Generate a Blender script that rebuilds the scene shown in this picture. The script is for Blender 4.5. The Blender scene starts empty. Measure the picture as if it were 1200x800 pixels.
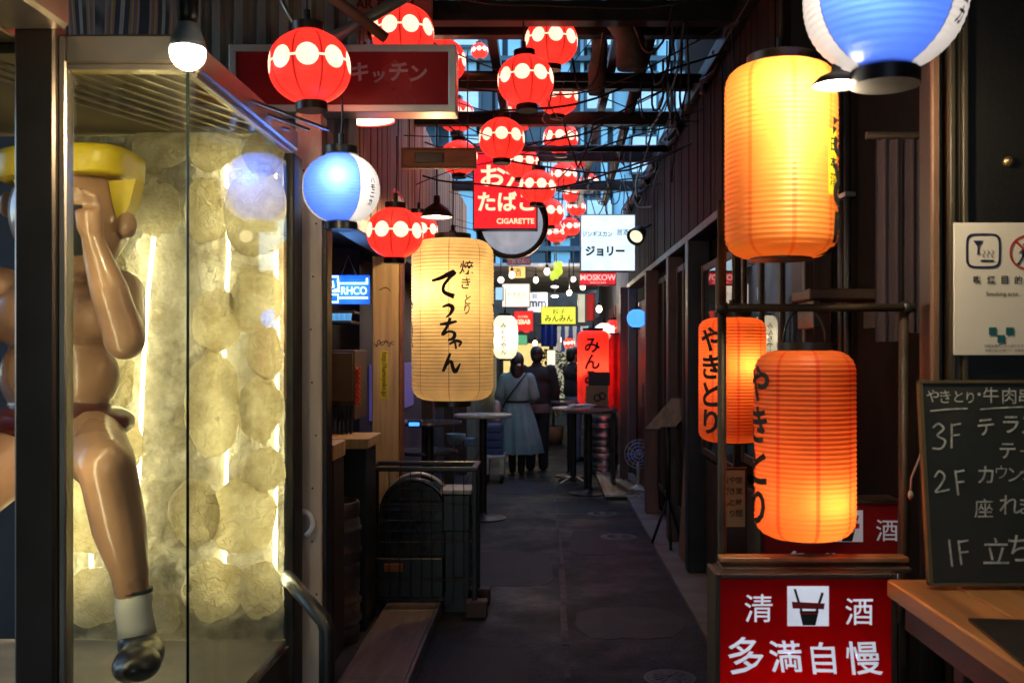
import bpy, bmesh, math, random
from mathutils import Vector, Matrix
random.seed(7)
S = bpy.context.scene
C = S.collection
PI = math.pi
F = 1166.67                      # focal length in photo pixels (35 mm on a 36 mm sensor, 1200 wide)
EYE = 1.6
LK = .315                         # lamps are weak beside the daylight that the picture is exposed for

# ------------------------------------------------------------------ camera, sky, sun, exposure
cd = bpy.data.cameras.new('camera'); cam = bpy.data.objects.new('camera', cd); C.objects.link(cam)
cam.location = (0, 0, EYE); cam.rotation_euler = (PI / 2, 0, 0)
cd.lens = 35; cd.sensor_width = 36; cd.shift_x = -38 / 1200; cd.shift_y = 13 / 1200
cd.clip_start = 0.05; cd.clip_end = 500
cd.dof.use_dof = True; cd.dof.focus_distance = 5.2; cd.dof.aperture_fstop = 5.0
S.camera = cam
w = bpy.data.worlds.new('World'); S.world = w; w.use_nodes = True
nt = w.node_tree; bg = nt.nodes['Background']
sky = nt.nodes.new('ShaderNodeTexSky'); sky.sky_type = 'NISHITA'; sky.sun_disc = False
sky.sun_elevation = math.radians(42); sky.sun_rotation = math.radians(75); sky.ozone_density = 3.0
nt.links.new(sky.outputs[0], bg.inputs[0]); bg.inputs[1].default_value = 0.15
sd = bpy.data.lights.new('sun', 'SUN'); sd.energy = 0.05; sd.angle = math.radians(15); sd.color = (1, .93, .84)
sun = bpy.data.objects.new('sun', sd); C.objects.link(sun)
_el, _rot = math.radians(42), math.radians(75)
_dir = Vector((math.sin(_rot) * math.cos(_el), math.cos(_rot) * math.cos(_el), math.sin(_el)))
sun.rotation_euler = (-_dir).to_track_quat('-Z', 'Y').to_euler()
S.view_settings.view_transform = 'Standard'; S.view_settings.look = 'None'
S.view_settings.exposure = 2.25; S.view_settings.gamma = 1.0
S.view_settings.use_curve_mapping = False
S.render.engine = 'CYCLES'
S.cycles.use_denoising = True
S.cycles.max_bounces = 8; S.cycles.transparent_max_bounces = 16
S.cycles.sample_clamp_indirect = 4.0
S.cycles.caustics_reflective = False; S.cycles.caustics_refractive = False

# ------------------------------------------------------------------ helpers
def W(px, py, d):
    """a point of the place at depth d that stands at photo pixel (px, py)"""
    return Vector(((px - 638) / F * d, d, EYE + (413 - py) / F * d))
def WX(px, d): return (px - 638) / F * d
def WZ(py, d): return EYE + (413 - py) / F * d

def tag(o, label=None, cat=None, group=None, kind=None):
    if label: o['label'] = label
    if cat: o['category'] = cat
    if group: o['group'] = group
    if kind: o['kind'] = kind
    return o
def thing(name, label, cat, loc=(0, 0, 0), rz=0, group=None, kind=None):
    o = bpy.data.objects.new(name, None); C.objects.link(o)
    o.location = loc; o.rotation_euler = (0, 0, rz); o.empty_display_size = .1
    return tag(o, label, cat, group, kind)

class MB:
    def __init__(s): s.v = []; s.f = []; s.sm = False
    def add(s, vs, fs):
        b = len(s.v); s.v += [tuple(v) for v in vs]; s.f += [tuple(i + b for i in f) for f in fs]; return s
    def box(s, x0, x1, y0, y1, z0, z1):
        vs = [(x, y, z) for x in (x0, x1) for y in (y0, y1) for z in (z0, z1)]
        return s.add(vs, [(0, 1, 3, 2), (4, 6, 7, 5), (0, 4, 5, 1), (2, 3, 7, 6), (0, 2, 6, 4), (1, 5, 7, 3)])
    def bbox(s, x0, x1, y0, y1, z0, z1, b=.004):
        """box with chamfered edges"""
        b = min(b, (x1 - x0) * .45, (y1 - y0) * .45, (z1 - z0) * .45)
        bm = bmesh.new(); bmesh.ops.create_cube(bm, size=1)
        for v in bm.verts:
            v.co = ((x0 + x1) / 2 + v.co.x * (x1 - x0), (y0 + y1) / 2 + v.co.y * (y1 - y0), (z0 + z1) / 2 + v.co.z * (z1 - z0))
        bmesh.ops.bevel(bm, geom=list(bm.edges), offset=b, segments=1, affect='EDGES')
        s.bm(bm); return s
    def bm(s, bm, mat=None):
        bm.verts.ensure_lookup_table(); bm.verts.index_update()
        vs = [(mat @ v.co) if mat else v.co for v in bm.verts]
        s.add(vs, [[v.index for v in f.verts] for f in bm.faces]); bm.free(); return s
    def obox(s, c, sx, sy, sz, rot):
        """oriented box; rot a Matrix 3x3 or euler tuple"""
        from mathutils import Euler
        R = rot if isinstance(rot, Matrix) else Euler(rot).to_matrix()
        vs = [Vector(c) + R @ Vector((x * sx / 2, y * sy / 2, z * sz / 2)) for x in (-1, 1) for y in (-1, 1) for z in (-1, 1)]
        return s.add(vs, [(0, 1, 3, 2), (4, 6, 7, 5), (0, 4, 5, 1), (2, 3, 7, 6), (0, 2, 6, 4), (1, 5, 7, 3)])
    def bar(s, a, b, t, t2=None):
        """square bar from a to b"""
        a, b = Vector(a), Vector(b); d = (b - a)
        R = d.to_track_quat('Y', 'Z').to_matrix()
        return s.obox((a + b) / 2, t, d.length, t2 or t, R)
    def tube(s, pts, r, n=8, cap=True):
        pts = [Vector(p) for p in pts]
        rs = r if isinstance(r, (list, tuple)) else [r] * len(pts)
        vs = []; fs = []
        up = None
        for i, p in enumerate(pts):
            t = (pts[min(i + 1, len(pts) - 1)] - pts[max(i - 1, 0)])
            if t.length < 1e-9: t = Vector((0, 0, 1))
            t.normalize()
            if up is None:
                up = Vector((0, 0, 1)) if abs(t.z) < .9 else Vector((1, 0, 0))
            a = t.cross(up)
            if a.length < 1e-6: a = t.cross(Vector((0, 1, 0)))
            a.normalize(); b = a.cross(t); up = b
            for k in range(n):
                th = 2 * PI * k / n
                vs.append(p + (a * math.cos(th) + b * math.sin(th)) * rs[i])
        for i in range(len(pts) - 1):
            for k in range(n):
                fs.append((i * n + k, i * n + (k + 1) % n, (i + 1) * n + (k + 1) % n, (i + 1) * n + k))
        if cap:
            fs.append(tuple(range(n))[::-1]); fs.append(tuple((len(pts) - 1) * n + k for k in range(n)))
        return s.add(vs, fs)
    def lathe(s, prof, c=(0, 0, 0), n=32, cap=True, axis='Z'):
        vs = []; fs = []
        for (r, z) in prof:
            for k in range(n):
                th = 2 * PI * k / n
                p = (r * math.cos(th), r * math.sin(th), z)
                if axis == 'Y': p = (p[0], -z, p[1])
                vs.append((c[0] + p[0], c[1] + p[1], c[2] + p[2]))
        for i in range(len(prof) - 1):
            for k in range(n):
                fs.append((i * n + k, i * n + (k + 1) % n, (i + 1) * n + (k + 1) % n, (i + 1) * n + k))
        if cap:
            fs.append(tuple(range(n))[::-1]); fs.append(tuple((len(prof) - 1) * n + k for k in range(n)))
        return s.add(vs, fs)
    def ell(s, c, rx, ry, rz, n=16, m=10, rot=None):
        bm = bmesh.new(); bmesh.ops.create_uvsphere(bm, u_segments=n, v_segments=m, radius=1)
        M = Matrix.Translation(c) @ (rot.to_4x4() if rot else Matrix.Identity(4)) @ Matrix.Diagonal((rx, ry, rz, 1))
        return s.bm(bm, M)
    def poly(s, pts, y0, y1):
        """prism: (x,z) outline from y0 to y1"""
        n = len(pts)
        vs = [(x, y0, z) for x, z in pts] + [(x, y1, z) for x, z in pts]
        fs = [tuple(range(n)), tuple(range(2 * n - 1, n - 1, -1))] + [(i, i + n, (i + 1) % n + n, (i + 1) % n) for i in range(n)]
        return s.add(vs, fs)
    def build(s, name, mat, parent=None, smooth=False, world=True):
        me = bpy.data.meshes.new(name); me.from_pydata(s.v, [], s.f); me.update()
        bm = bmesh.new(); bm.from_mesh(me); bmesh.ops.recalc_face_normals(bm, faces=bm.faces); bm.to_mesh(me); bm.free()
        if mat: me.materials.append(mat)
        if smooth:
            for p in me.polygons: p.use_smooth = True
        return link(name, me, parent, world)
def link(name, me, parent=None, world=True):
    o = bpy.data.objects.new(name, me); C.objects.link(o)
    if parent:
        o.parent = parent
        if world:
            m = parent.matrix_basis.copy(); p = parent.parent
            while p: m = p.matrix_basis @ m; p = p.parent
            o.matrix_basis = m.inverted()
    return o
def smooth_angle(o, deg=40):
    me = o.data
    for p in me.polygons: p.use_smooth = True
    bm = bmesh.new(); bm.from_mesh(me)
    for e in bm.edges:
        if len(e.link_faces) == 2 and e.calc_face_angle(0) > math.radians(deg): e.smooth = False
    bm.to_mesh(me); bm.free(); return o
def copy_tree(o, parent=None):
    c = o.copy(); C.objects.link(c); c.parent = parent
    for ch in list(o.children): copy_tree(ch, c)
    return c
def lamp(name, parent, loc, power, color, radius=.03):
    l = bpy.data.lights.new(name, 'POINT'); l.energy = power * LK; l.color = color; l.shadow_soft_size = radius
    o = bpy.data.objects.new(name, l); C.objects.link(o); o.location = loc; o.parent = parent
    return o

# ------------------------------------------------------------------ materials
MC = {}
def N(nt, t, **kw):
    n = nt.nodes.new(t)
    for k, v in kw.items(): setattr(n, k, v)
    return n
def new_mat(name):
    m = bpy.data.materials.new(name); m.use_nodes = True
    nt = m.node_tree
    for n in list(nt.nodes): nt.nodes.remove(n)
    out = N(nt, 'ShaderNodeOutputMaterial')
    return m, nt, out
def mat(name, col, rough=.6, metal=0, var=.25, scale=6, bump=.0, bscale=60, stretch=None, spec=.5, dirt=0, dirtcol=(.03, .022, .016), coat=0):
    if name in MC: return MC[name]
    m, nt, out = new_mat(name); L = nt.links.new
    b = N(nt, 'ShaderNodeBsdfPrincipled'); L(b.outputs[0], out.inputs[0])
    b.inputs['Roughness'].default_value = rough; b.inputs['Metallic'].default_value = metal
    b.inputs['Specular IOR Level'].default_value = spec
    b.inputs['Coat Weight'].default_value = coat
    tc = N(nt, 'ShaderNodeTexCoord'); mp = N(nt, 'ShaderNodeMapping')
    if stretch: mp.inputs['Scale'].default_value = stretch
    L(tc.outputs['Object'], mp.inputs[0])
    nz = N(nt, 'ShaderNodeTexNoise'); nz.inputs['Scale'].default_value = scale; nz.inputs['Detail'].default_value = 6
    L(mp.outputs[0], nz.inputs[0])
    cr = N(nt, 'ShaderNodeValToRGB')
    cr.color_ramp.elements[0].position = .3; cr.color_ramp.elements[1].position = .72
    cr.color_ramp.elements[0].color = (*[c * (1 - var) for c in col], 1)
    cr.color_ramp.elements[1].color = (*[min(1, c * (1 + var)) for c in col], 1)
    L(nz.outputs[0], cr.inputs[0])
    last = cr.outputs[0]
    if dirt:
        n2 = N(nt, 'ShaderNodeTexNoise'); n2.inputs['Scale'].default_value = scale * .45; n2.inputs['Detail'].default_value = 9
        n2.inputs['Roughness'].default_value = .7
        L(mp.outputs[0], n2.inputs[0])
        r2 = N(nt, 'ShaderNodeValToRGB'); r2.color_ramp.elements[0].position = .5; r2.color_ramp.elements[1].position = .72
        L(n2.outputs[0], r2.inputs[0])
        mm = N(nt, 'ShaderNodeMath', operation='MULTIPLY'); mm.inputs[1].default_value = dirt; L(r2.outputs[0], mm.inputs[0])
        mx = N(nt, 'ShaderNodeMixRGB'); L(mm.outputs[0], mx.inputs[0]); L(last, mx.inputs[1]); mx.inputs[2].default_value = (*dirtcol, 1)
        last = mx.outputs[0]
    L(last, b.inputs['Base Color'])
    mr = N(nt, 'ShaderNodeMapRange'); L(nz.outputs[0], mr.inputs[0])
    mr.inputs[3].default_value = max(.02, rough - .12); mr.inputs[4].default_value = min(1, rough + .15)
    L(mr.outputs[0], b.inputs['Roughness'])
    if bump:
        n3 = N(nt, 'ShaderNodeTexNoise'); n3.inputs['Scale'].default_value = bscale; n3.inputs['Detail'].default_value = 5
        L(mp.outputs[0], n3.inputs[0])
        bp = N(nt, 'ShaderNodeBump'); bp.inputs['Strength'].default_value = bump; bp.inputs['Distance'].default_value = .01
        L(n3.outputs[0], bp.inputs['Height']); L(bp.outputs[0], b.inputs['Normal'])
    MC[name] = m; return m
def emit(name, col, st=1.0, base=None):
    if name in MC: return MC[name]
    m, nt, out = new_mat(name); L = nt.links.new
    b = N(nt, 'ShaderNodeBsdfPrincipled'); L(b.outputs[0], out.inputs[0])
    b.inputs['Base Color'].default_value = (*(base or [c * .8 for c in col]), 1); b.inputs['Roughness'].default_value = .35
    tc = N(nt, 'ShaderNodeTexCoord'); nz = N(nt, 'ShaderNodeTexNoise'); nz.inputs['Scale'].default_value = 8; nz.inputs['Detail'].default_value = 8; nz.inputs['Roughness'].default_value = .7
    L(tc.outputs['Object'], nz.inputs[0]); cr = N(nt, 'ShaderNodeValToRGB'); e = cr.color_ramp.elements   # grime on the lens or panel
    e[0].position = .3; e[0].color = (*[c * .68 for c in col], 1); e[1].position = .58; e[1].color = (*col, 1); L(nz.outputs[0], cr.inputs[0])
    L(cr.outputs[0], b.inputs['Emission Color']); b.inputs['Emission Strength'].default_value = st * LK
    MC[name] = m; return m
def glass(name, tint=(.95, .98, .95), ior=1.5, rough=.0, smudge=0.0):
    if name in MC: return MC[name]
    m, nt, out = new_mat(name); L = nt.links.new
    tr = N(nt, 'ShaderNodeBsdfTransparent'); tr.inputs[0].default_value = (*tint, 1)
    gl = N(nt, 'ShaderNodeBsdfGlossy'); gl.inputs['Roughness'].default_value = rough
    fr = N(nt, 'ShaderNodeFresnel'); ge = N(nt, 'ShaderNodeNewGeometry')
    mi = N(nt, 'ShaderNodeMapRange'); L(ge.outputs['Backfacing'], mi.inputs[0]); mi.inputs[3].default_value = ior; mi.inputs[4].default_value = 1 / ior
    L(mi.outputs[0], fr.inputs[0])
    mx = N(nt, 'ShaderNodeMixShader')
    L(fr.outputs[0], mx.inputs[0]); L(tr.outputs[0], mx.inputs[1]); L(gl.outputs[0], mx.inputs[2])
    last = mx.outputs[0]
    if smudge:
        tc = N(nt, 'ShaderNodeTexCoord'); mp = N(nt, 'ShaderNodeMapping'); mp.inputs['Scale'].default_value = (1, 1, .25)
        nz = N(nt, 'ShaderNodeTexNoise'); nz.inputs['Scale'].default_value = 7; nz.inputs['Detail'].default_value = 8
        L(tc.outputs['Object'], mp.inputs[0]); L(mp.outputs[0], nz.inputs[0])
        mr = N(nt, 'ShaderNodeMapRange'); mr.inputs[1].default_value = .45; mr.inputs[2].default_value = .8
        mr.inputs[3].default_value = 0; mr.inputs[4].default_value = smudge; L(nz.outputs[0], mr.inputs[0])
        df = N(nt, 'ShaderNodeBsdfDiffuse'); df.inputs[0].default_value = (.5, .48, .42, 1)
        m2 = N(nt, 'ShaderNodeMixShader'); L(mr.outputs[0], m2.inputs[0]); L(last, m2.inputs[1]); L(df.outputs[0], m2.inputs[2])
        last = m2.outputs[0]
    L(last, out.inputs[0])
    MC[name] = m; return m

BLACK = mat('black_lacquer', (.012, .011, .010), .35, var=.4)
DARKMETAL = mat('dark_painted_steel', (.022, .019, .017), .42, metal=.3, var=.5, scale=9, bump=.15)
STEEL = mat('brushed_steel', (.55, .5, .42), .36, metal=1, var=.05, scale=5, bump=.03)
STEELD = mat('dull_keg_steel', (.38, .37, .35), .36, metal=1, var=.3, scale=7, bump=.12, dirt=.4, dirtcol=(.05, .045, .04))
ALU = mat('aluminium_frame', (.62, .62, .6), .36, metal=.9, var=.1, scale=8, stretch=(1, 12, 1), dirt=.2, dirtcol=(.2, .19, .17))
DWOOD = mat('dark_stained_timber', (.038, .024, .016), .5, var=.45, scale=4, stretch=(8, 8, .7), bump=.25, bscale=25)
BWOOD = mat('brown_timber_boards', (.16, .075, .035), .6, var=.45, scale=4, stretch=(7, 7, .5), bump=.3, bscale=22, dirt=.5)
PWOOD = mat('pale_pine_timber', (.5, .34, .16), .5, var=.25, scale=3.2, stretch=(9, 9, .55), bump=.15, bscale=20, dirt=.35, dirtcol=(.16, .09, .04))
CWOOD = mat('oiled_counter_wood', (.36, .17, .06), .38, var=.35, scale=3, stretch=(7, .7, 7), bump=.12, bscale=24, dirt=.35, dirtcol=(.08, .035, .012))
INK = mat('black_ink', (.01, .009, .008), .7, var=.2)
WHITEP = mat('white_print', (.75, .74, .7), .6, var=.06)
# ------------------------------------------------------------------ lettering
_GC = {}
def glyph(s, bold=0.0, shear=0.0):
    """2-D mesh of a string, centred, 1 unit high"""
    k = (s, bold, shear)
    if k in _GC: return _GC[k]
    c = bpy.data.curves.new('t', 'FONT'); c.body = s; c.size = 1; c.offset = bold; c.shear = shear; c.resolution_u = 3
    o = bpy.data.objects.new('t', c); C.objects.link(o)
    dg = bpy.context.evaluated_depsgraph_get(); e = o.evaluated_get(dg); me = e.to_mesh()
    v = [(p.co.x, p.co.y) for p in me.vertices]; f = [tuple(p.vertices) for p in me.polygons]
    e.to_mesh_clear(); bpy.data.objects.remove(o); bpy.data.curves.remove(c)
    x0, x1 = min(a for a, b in v), max(a for a, b in v); y0, y1 = min(b for a, b in v), max(b for a, b in v)
    v = [(a - (x0 + x1) / 2, b - (y0 + y1) / 2) for a, b in v]
    _GC[k] = (v, f, x1 - x0, y1 - y0); return _GC[k]
def strokes(sts, n=6):
    """brush strokes: lists of (x, y, width) -> 2-D ribbons"""
    v = []; f = []
    for st in sts:
        pts = []
        m = len(st)
        for i in range(m - 1):
            p0, p1, p2, p3 = st[max(i - 1, 0)], st[i], st[i + 1], st[min(i + 2, m - 1)]
            for k in range(n):
                t = k / n
                pts.append(tuple(.5 * (2 * b + (c - a) * t + (2 * a - 5 * b + 4 * c - d) * t * t + (3 * b - a - 3 * c + d) * t ** 3)
                                 for a, b, c, d in zip(p0, p1, p2, p3)))
        pts.append(st[-1])
        b = len(v)
        for i, (x, y, wd) in enumerate(pts):
            q0, q1 = pts[max(i - 1, 0)], pts[min(i + 1, len(pts) - 1)]
            dx, dy = q1[0] - q0[0], q1[1] - q0[1]; l = math.hypot(dx, dy) or 1
            nx, ny = -dy / l * wd / 2, dx / l * wd / 2
            v += [(x + nx, y + ny), (x - nx, y - ny)]
        for i in range(len(pts) - 1):
            f.append((b + 2 * i, b + 2 * i + 1, b + 2 * i + 3, b + 2 * i + 2))
    return v, f
def letters(mb, s, cx, cz, y, h=None, w=None, bold=0.0, shear=0.0, maxw=None, rot=0, mirror=False, brush=0.0):
    """flat lettering facing the camera, glyph box centred at (cx, cz), h high"""
    v, f, gw, gh = glyph(s, bold, shear)
    if brush:   # uneven hand painted edges
        from mathutils import noise as _n
        v = [(a + brush * _n.noise(Vector((a * 4, b * 4, cx * 9))) + brush * .5 * _n.noise(Vector((a * 11, b * 11, 3))), b + brush * _n.noise(Vector((b * 4, a * 4, 7 + cx * 9)))) for a, b in v]
    k = (h / gh) if h else w / gw
    kx = w / gw if (w and h) else k
    ca, sa = math.cos(rot), math.sin(rot)
    if mirror: kx = -kx
    mb.add([(cx + a * kx * ca - b * k * sa, y, cz + a * kx * sa + b * k * ca) for a, b in v], f)
    return mb

# ------------------------------------------------------------------ lanterns
def prof_round(R, H, ribs, amp, capr):
    """scalloped globe profile; returns radius function and ring list"""
    def r0(z):
        t = max(-1, min(1, z / (H / 2)))
        return R * max(capr, (1 - abs(t) ** 2.25) ** .5)
    return r0, _rings(r0, H, ribs, amp)
def prof_long(R, H, ribs, amp, capr, shoulder=.17, waist=.0):
    def r0(z):
        t = max(-1, min(1, z / (H / 2)))
        s = shoulder * 2
        a = abs(t)
        if a < 1 - s: return R * (1 - waist * (1 - (a / (1 - s)) ** 2) + 0.0)
        q = (a - (1 - s)) / s
        return R * (capr + (1 - capr) * max(0, 1 - q ** 2.6) ** .55)
    return r0, _rings(r0, H, ribs, amp)
def _rings(r0, H, ribs, amp, sub=4):
    out = []
    for i in range(ribs * sub + 1):
        z = -H / 2 + H * i / (ribs * sub)
        out.append((r0(z) - amp * math.sin(PI * i / sub) ** 2, z))
    return out

def ang_nodes(nt):
    """angle about the lantern axis (0 faces -Y) and height, from object coordinates"""
    L = nt.links.new
    tc = N(nt, 'ShaderNodeTexCoord'); sp = N(nt, 'ShaderNodeSeparateXYZ'); L(tc.outputs['Object'], sp.inputs[0])
    ny = N(nt, 'ShaderNodeMath', operation='MULTIPLY'); ny.inputs[1].default_value = -1; L(sp.outputs[1], ny.inputs[0])
    a = N(nt, 'ShaderNodeMath', operation='ARCTAN2'); L(sp.outputs[0], a.inputs[0]); L(ny.outputs[0], a.inputs[1])
    return a.outputs[0], sp.outputs[2], tc
def M_(nt, op, a, b=None, c=None):
    n = N(nt, 'ShaderNodeMath', operation=op)
    for i, x in enumerate((a, b, c)):
        if x is None: continue
        if isinstance(x, (int, float)): n.inputs[i].default_value = x
        else: nt.links.new(x, n.inputs[i])
    return n.outputs[0]
def mixc(nt, fac, a, b):
    n = N(nt, 'ShaderNodeMixRGB')
    for i, x in ((0, fac), (1, a), (2, b)):
        if isinstance(x, tuple): n.inputs[i].default_value = (*x, 1)
        else: nt.links.new(x, n.inputs[i])
    return n.outputs[0]
def paper(name, kind, R=.15, glow=.3, cols=None, thin=.05, wear=.15):
    """lit paper: light passes through it from the bulb inside"""
    if name in MC: return MC[name]
    m, nt, out = new_mat(name); L = nt.links.new
    a, z, tc = ang_nodes(nt)
    c0, c1, c2 = cols
    def seg(n, off): # distance from the nearest of n meridians, in units of one segment, -0.5..0.5
        t = M_(nt, 'MULTIPLY_ADD', a, n / (2 * PI), off)
        return M_(nt, 'SUBTRACT', M_(nt, 'FRACT', t), .5)
    if kind == 'dots':
        u = seg(9, .25); arc = M_(nt, 'MULTIPLY', u, 2 * PI / 9 * R)
        zz = M_(nt, 'SUBTRACT', z, R * .06)
        r = M_(nt, 'SQRT', M_(nt, 'ADD', M_(nt, 'MULTIPLY', arc, arc), M_(nt, 'MULTIPLY', zz, zz)))
        dot = M_(nt, 'LESS_THAN', r, R * .275)
        line = M_(nt, 'LESS_THAN', M_(nt, 'ABSOLUTE', zz), R * .03)
        rib = M_(nt, 'MULTIPLY', M_(nt, 'GREATER_THAN', M_(nt, 'ABSOLUTE', u), .462), .85)
        col = mixc(nt, rib, c0, c2)
        col = mixc(nt, M_(nt, 'MAXIMUM', dot, line), col, c1)
    elif kind == 'gores':
        u = seg(2, .5); au = M_(nt, 'ABSOLUTE', u)
        k = M_(nt, 'LESS_THAN', au, .285)
        col = mixc(nt, k, c1, c0)
        edge = M_(nt, 'MULTIPLY', M_(nt, 'LESS_THAN', M_(nt, 'ABSOLUTE', M_(nt, 'SUBTRACT', au, .285)), .004), .8)
        col = mixc(nt, edge, col, c2)
    else:
        u = seg(8, .5); au = M_(nt, 'ABSOLUTE', u)
        rib = M_(nt, 'MULTIPLY', M_(nt, 'LESS_THAN', au, .05 if kind == 'ribs' else .014), .8)
        col = mixc(nt, rib, c0, c2)
    nz = N(nt, 'ShaderNodeTexNoise'); nz.inputs['Scale'].default_value = 9; nz.inputs['Detail'].default_value = 8
    L(tc.outputs['Object'], nz.inputs[0])
    mr = N(nt, 'ShaderNodeMapRange'); L(nz.outputs[0], mr.inputs[0]); mr.inputs[1].default_value = .3; mr.inputs[2].default_value = .7
    mr.inputs[3].default_value = 1 - wear; mr.inputs[4].default_value = 1
    hs = N(nt, 'ShaderNodeHueSaturation'); L(col, hs.inputs['Color']); L(mr.outputs[0], hs.inputs['Value'])
    col = hs.outputs[0]
    t = N(nt, 'ShaderNodeBsdfTranslucent'); L(col, t.inputs[0])
    d = N(nt, 'ShaderNodeBsdfPrincipled'); L(col, d.inputs['Base Color']); d.inputs['Roughness'].default_value = .45
    L(col, d.inputs['Emission Color']); d.inputs['Emission Strength'].default_value = glow * LK
    mx = N(nt, 'ShaderNodeMixShader'); mx.inputs[0].default_value = .55; L(t.outputs[0], mx.inputs[1]); L(d.outputs[0], mx.inputs[2])
    tr = N(nt, 'ShaderNodeBsdfTransparent'); L(col, tr.inputs[0])
    m2 = N(nt, 'ShaderNodeMixShader'); m2.inputs[0].default_value = thin; L(mx.outputs[0], m2.inputs[1]); L(tr.outputs[0], m2.inputs[2])
    L(m2.outputs[0], out.inputs[0])
    MC[name] = m; return m

def wrap(mb, v2, f, r0, phi, z, lift=.0025, step=.012):
    """wrap a flat drawing (u right, v up) onto the lantern at angle phi, height z"""
    bm = bmesh.new()
    vs = [bm.verts.new((a, b, 0)) for a, b in v2]
    for q in f:
        try: bm.faces.new([vs[i] for i in q])
        except ValueError: pass
    us = [a for a, b in v2]; zs = [b for a, b in v2]
    for lo, hi, ax in ((min(us), max(us), 0), (min(zs), max(zs), 1)):
        t = lo + step
        while t < hi:
            co = [0, 0, 0]; no = [0, 0, 0]; co[ax] = t; no[ax] = 1
            bmesh.ops.bisect_plane(bm, geom=bm.verts[:] + bm.edges[:] + bm.faces[:], plane_co=co, plane_no=no); t += step
    for p in bm.verts:
        u, h = p.co.x, p.co.y
        r = r0(z + h) + lift; th = phi + u / max(r0(0), .02)
        p.co = (r * math.sin(th), -r * math.cos(th), z + h)
    mb.bm(bm)
def wrap_text(mb, s, r0, phi, z, h, bold=.02, vertical=True, gap=1.12, wx=1.0, shear=0):
    n = len(s)
    for i, ch in enumerate(s):
        v, f, gw, gh = glyph(ch, bold, shear)
        k = h / max(gw, gh, .75)
        v2 = [(a * k * wx, b * k) for a, b in v]
        wrap(mb, v2, f, r0, phi, z + ((n - 1) / 2 - i) * h * gap if vertical else z)

_LM = {}
def lantern(name, label, group, c, R, H, kind, pm, power, col, ribs=22, amp=.0015, capr=.34, bulb_dz=0., rz=0, cord=.3, deco=None, bulb_xy=(0, 0), both=None, caph=None, captopr=None, shoulder=.17, handle=False, seg=48, bulbr=.02, tilt=0):
    t = thing(name, label, 'lantern', c, rz, group)
    if tilt: t.rotation_euler[1] = tilt
    key = (R, H, kind, ribs, amp, capr, shoulder, pm.name)
    r0, rings = (prof_round if kind == 'round' else prof_long)(R, H, ribs, amp, capr, *(() if kind == 'round' else (shoulder,)))
    if key not in _LM:
        o = MB().lathe(rings, n=seg, cap=False).build('paper_shade', pm, t, smooth=True, world=False); _LM[key] = o.data
    else: link('paper_shade', _LM[key], t, world=False)
    ch = caph or R * .16; cr = (captopr or capr * R) * 1.05
    bh = ch if both is None else both; br = cr * 1.02 if both is None else capr * R * 1.01
    kt = (R, H, ch, cr, 'top')
    if kt not in _LM:
        a = MB().lathe([(cr * .55, H / 2 - .004), (cr, H / 2 - .004), (cr * 1.02, H / 2 + ch), (cr * .6, H / 2 + ch)], n=28).build('top_ring', BLACK, t, world=False)
        b = MB().lathe([(br * .75, -H / 2 - bh), (br * 1.0, -H / 2 - bh), (br, -H / 2 + .004), (br * .75, -H / 2 + .004)], n=28).build('bottom_ring', BLACK, t, world=False)
        for o in (a, b): smooth_angle(o)
        _LM[kt] = (a.data, b.data)
    else:
        link('top_ring', _LM[kt][0], t, world=False); link('bottom_ring', _LM[kt][1], t, world=False)
    if handle:
        pts = [(math.cos(th) * cr * .8, 0, H / 2 + ch + math.sin(th) * cr * 1.3) for th in [PI * i / 12 for i in range(13)]]
        MB().tube(pts, .0035, 6).build('wire_handle', BLACK, t, True, world=False)
    if cord:
        MB().tube([(0, 0, H / 2 + ch), (.004, .002, H / 2 + ch + cord * .5), (0, 0, H / 2 + ch + cord)], .004, 6).tube([(0, 0, H / 2 + ch), (0, 0, H / 2 + ch + .05)], .012, 8).build('hanging_cord', BLACK, t, world=False)
    if deco: deco(t, r0)
    lamp('bulb', t, (bulb_xy[0], bulb_xy[1], bulb_dz), power, col, bulbr)
    return t
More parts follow.
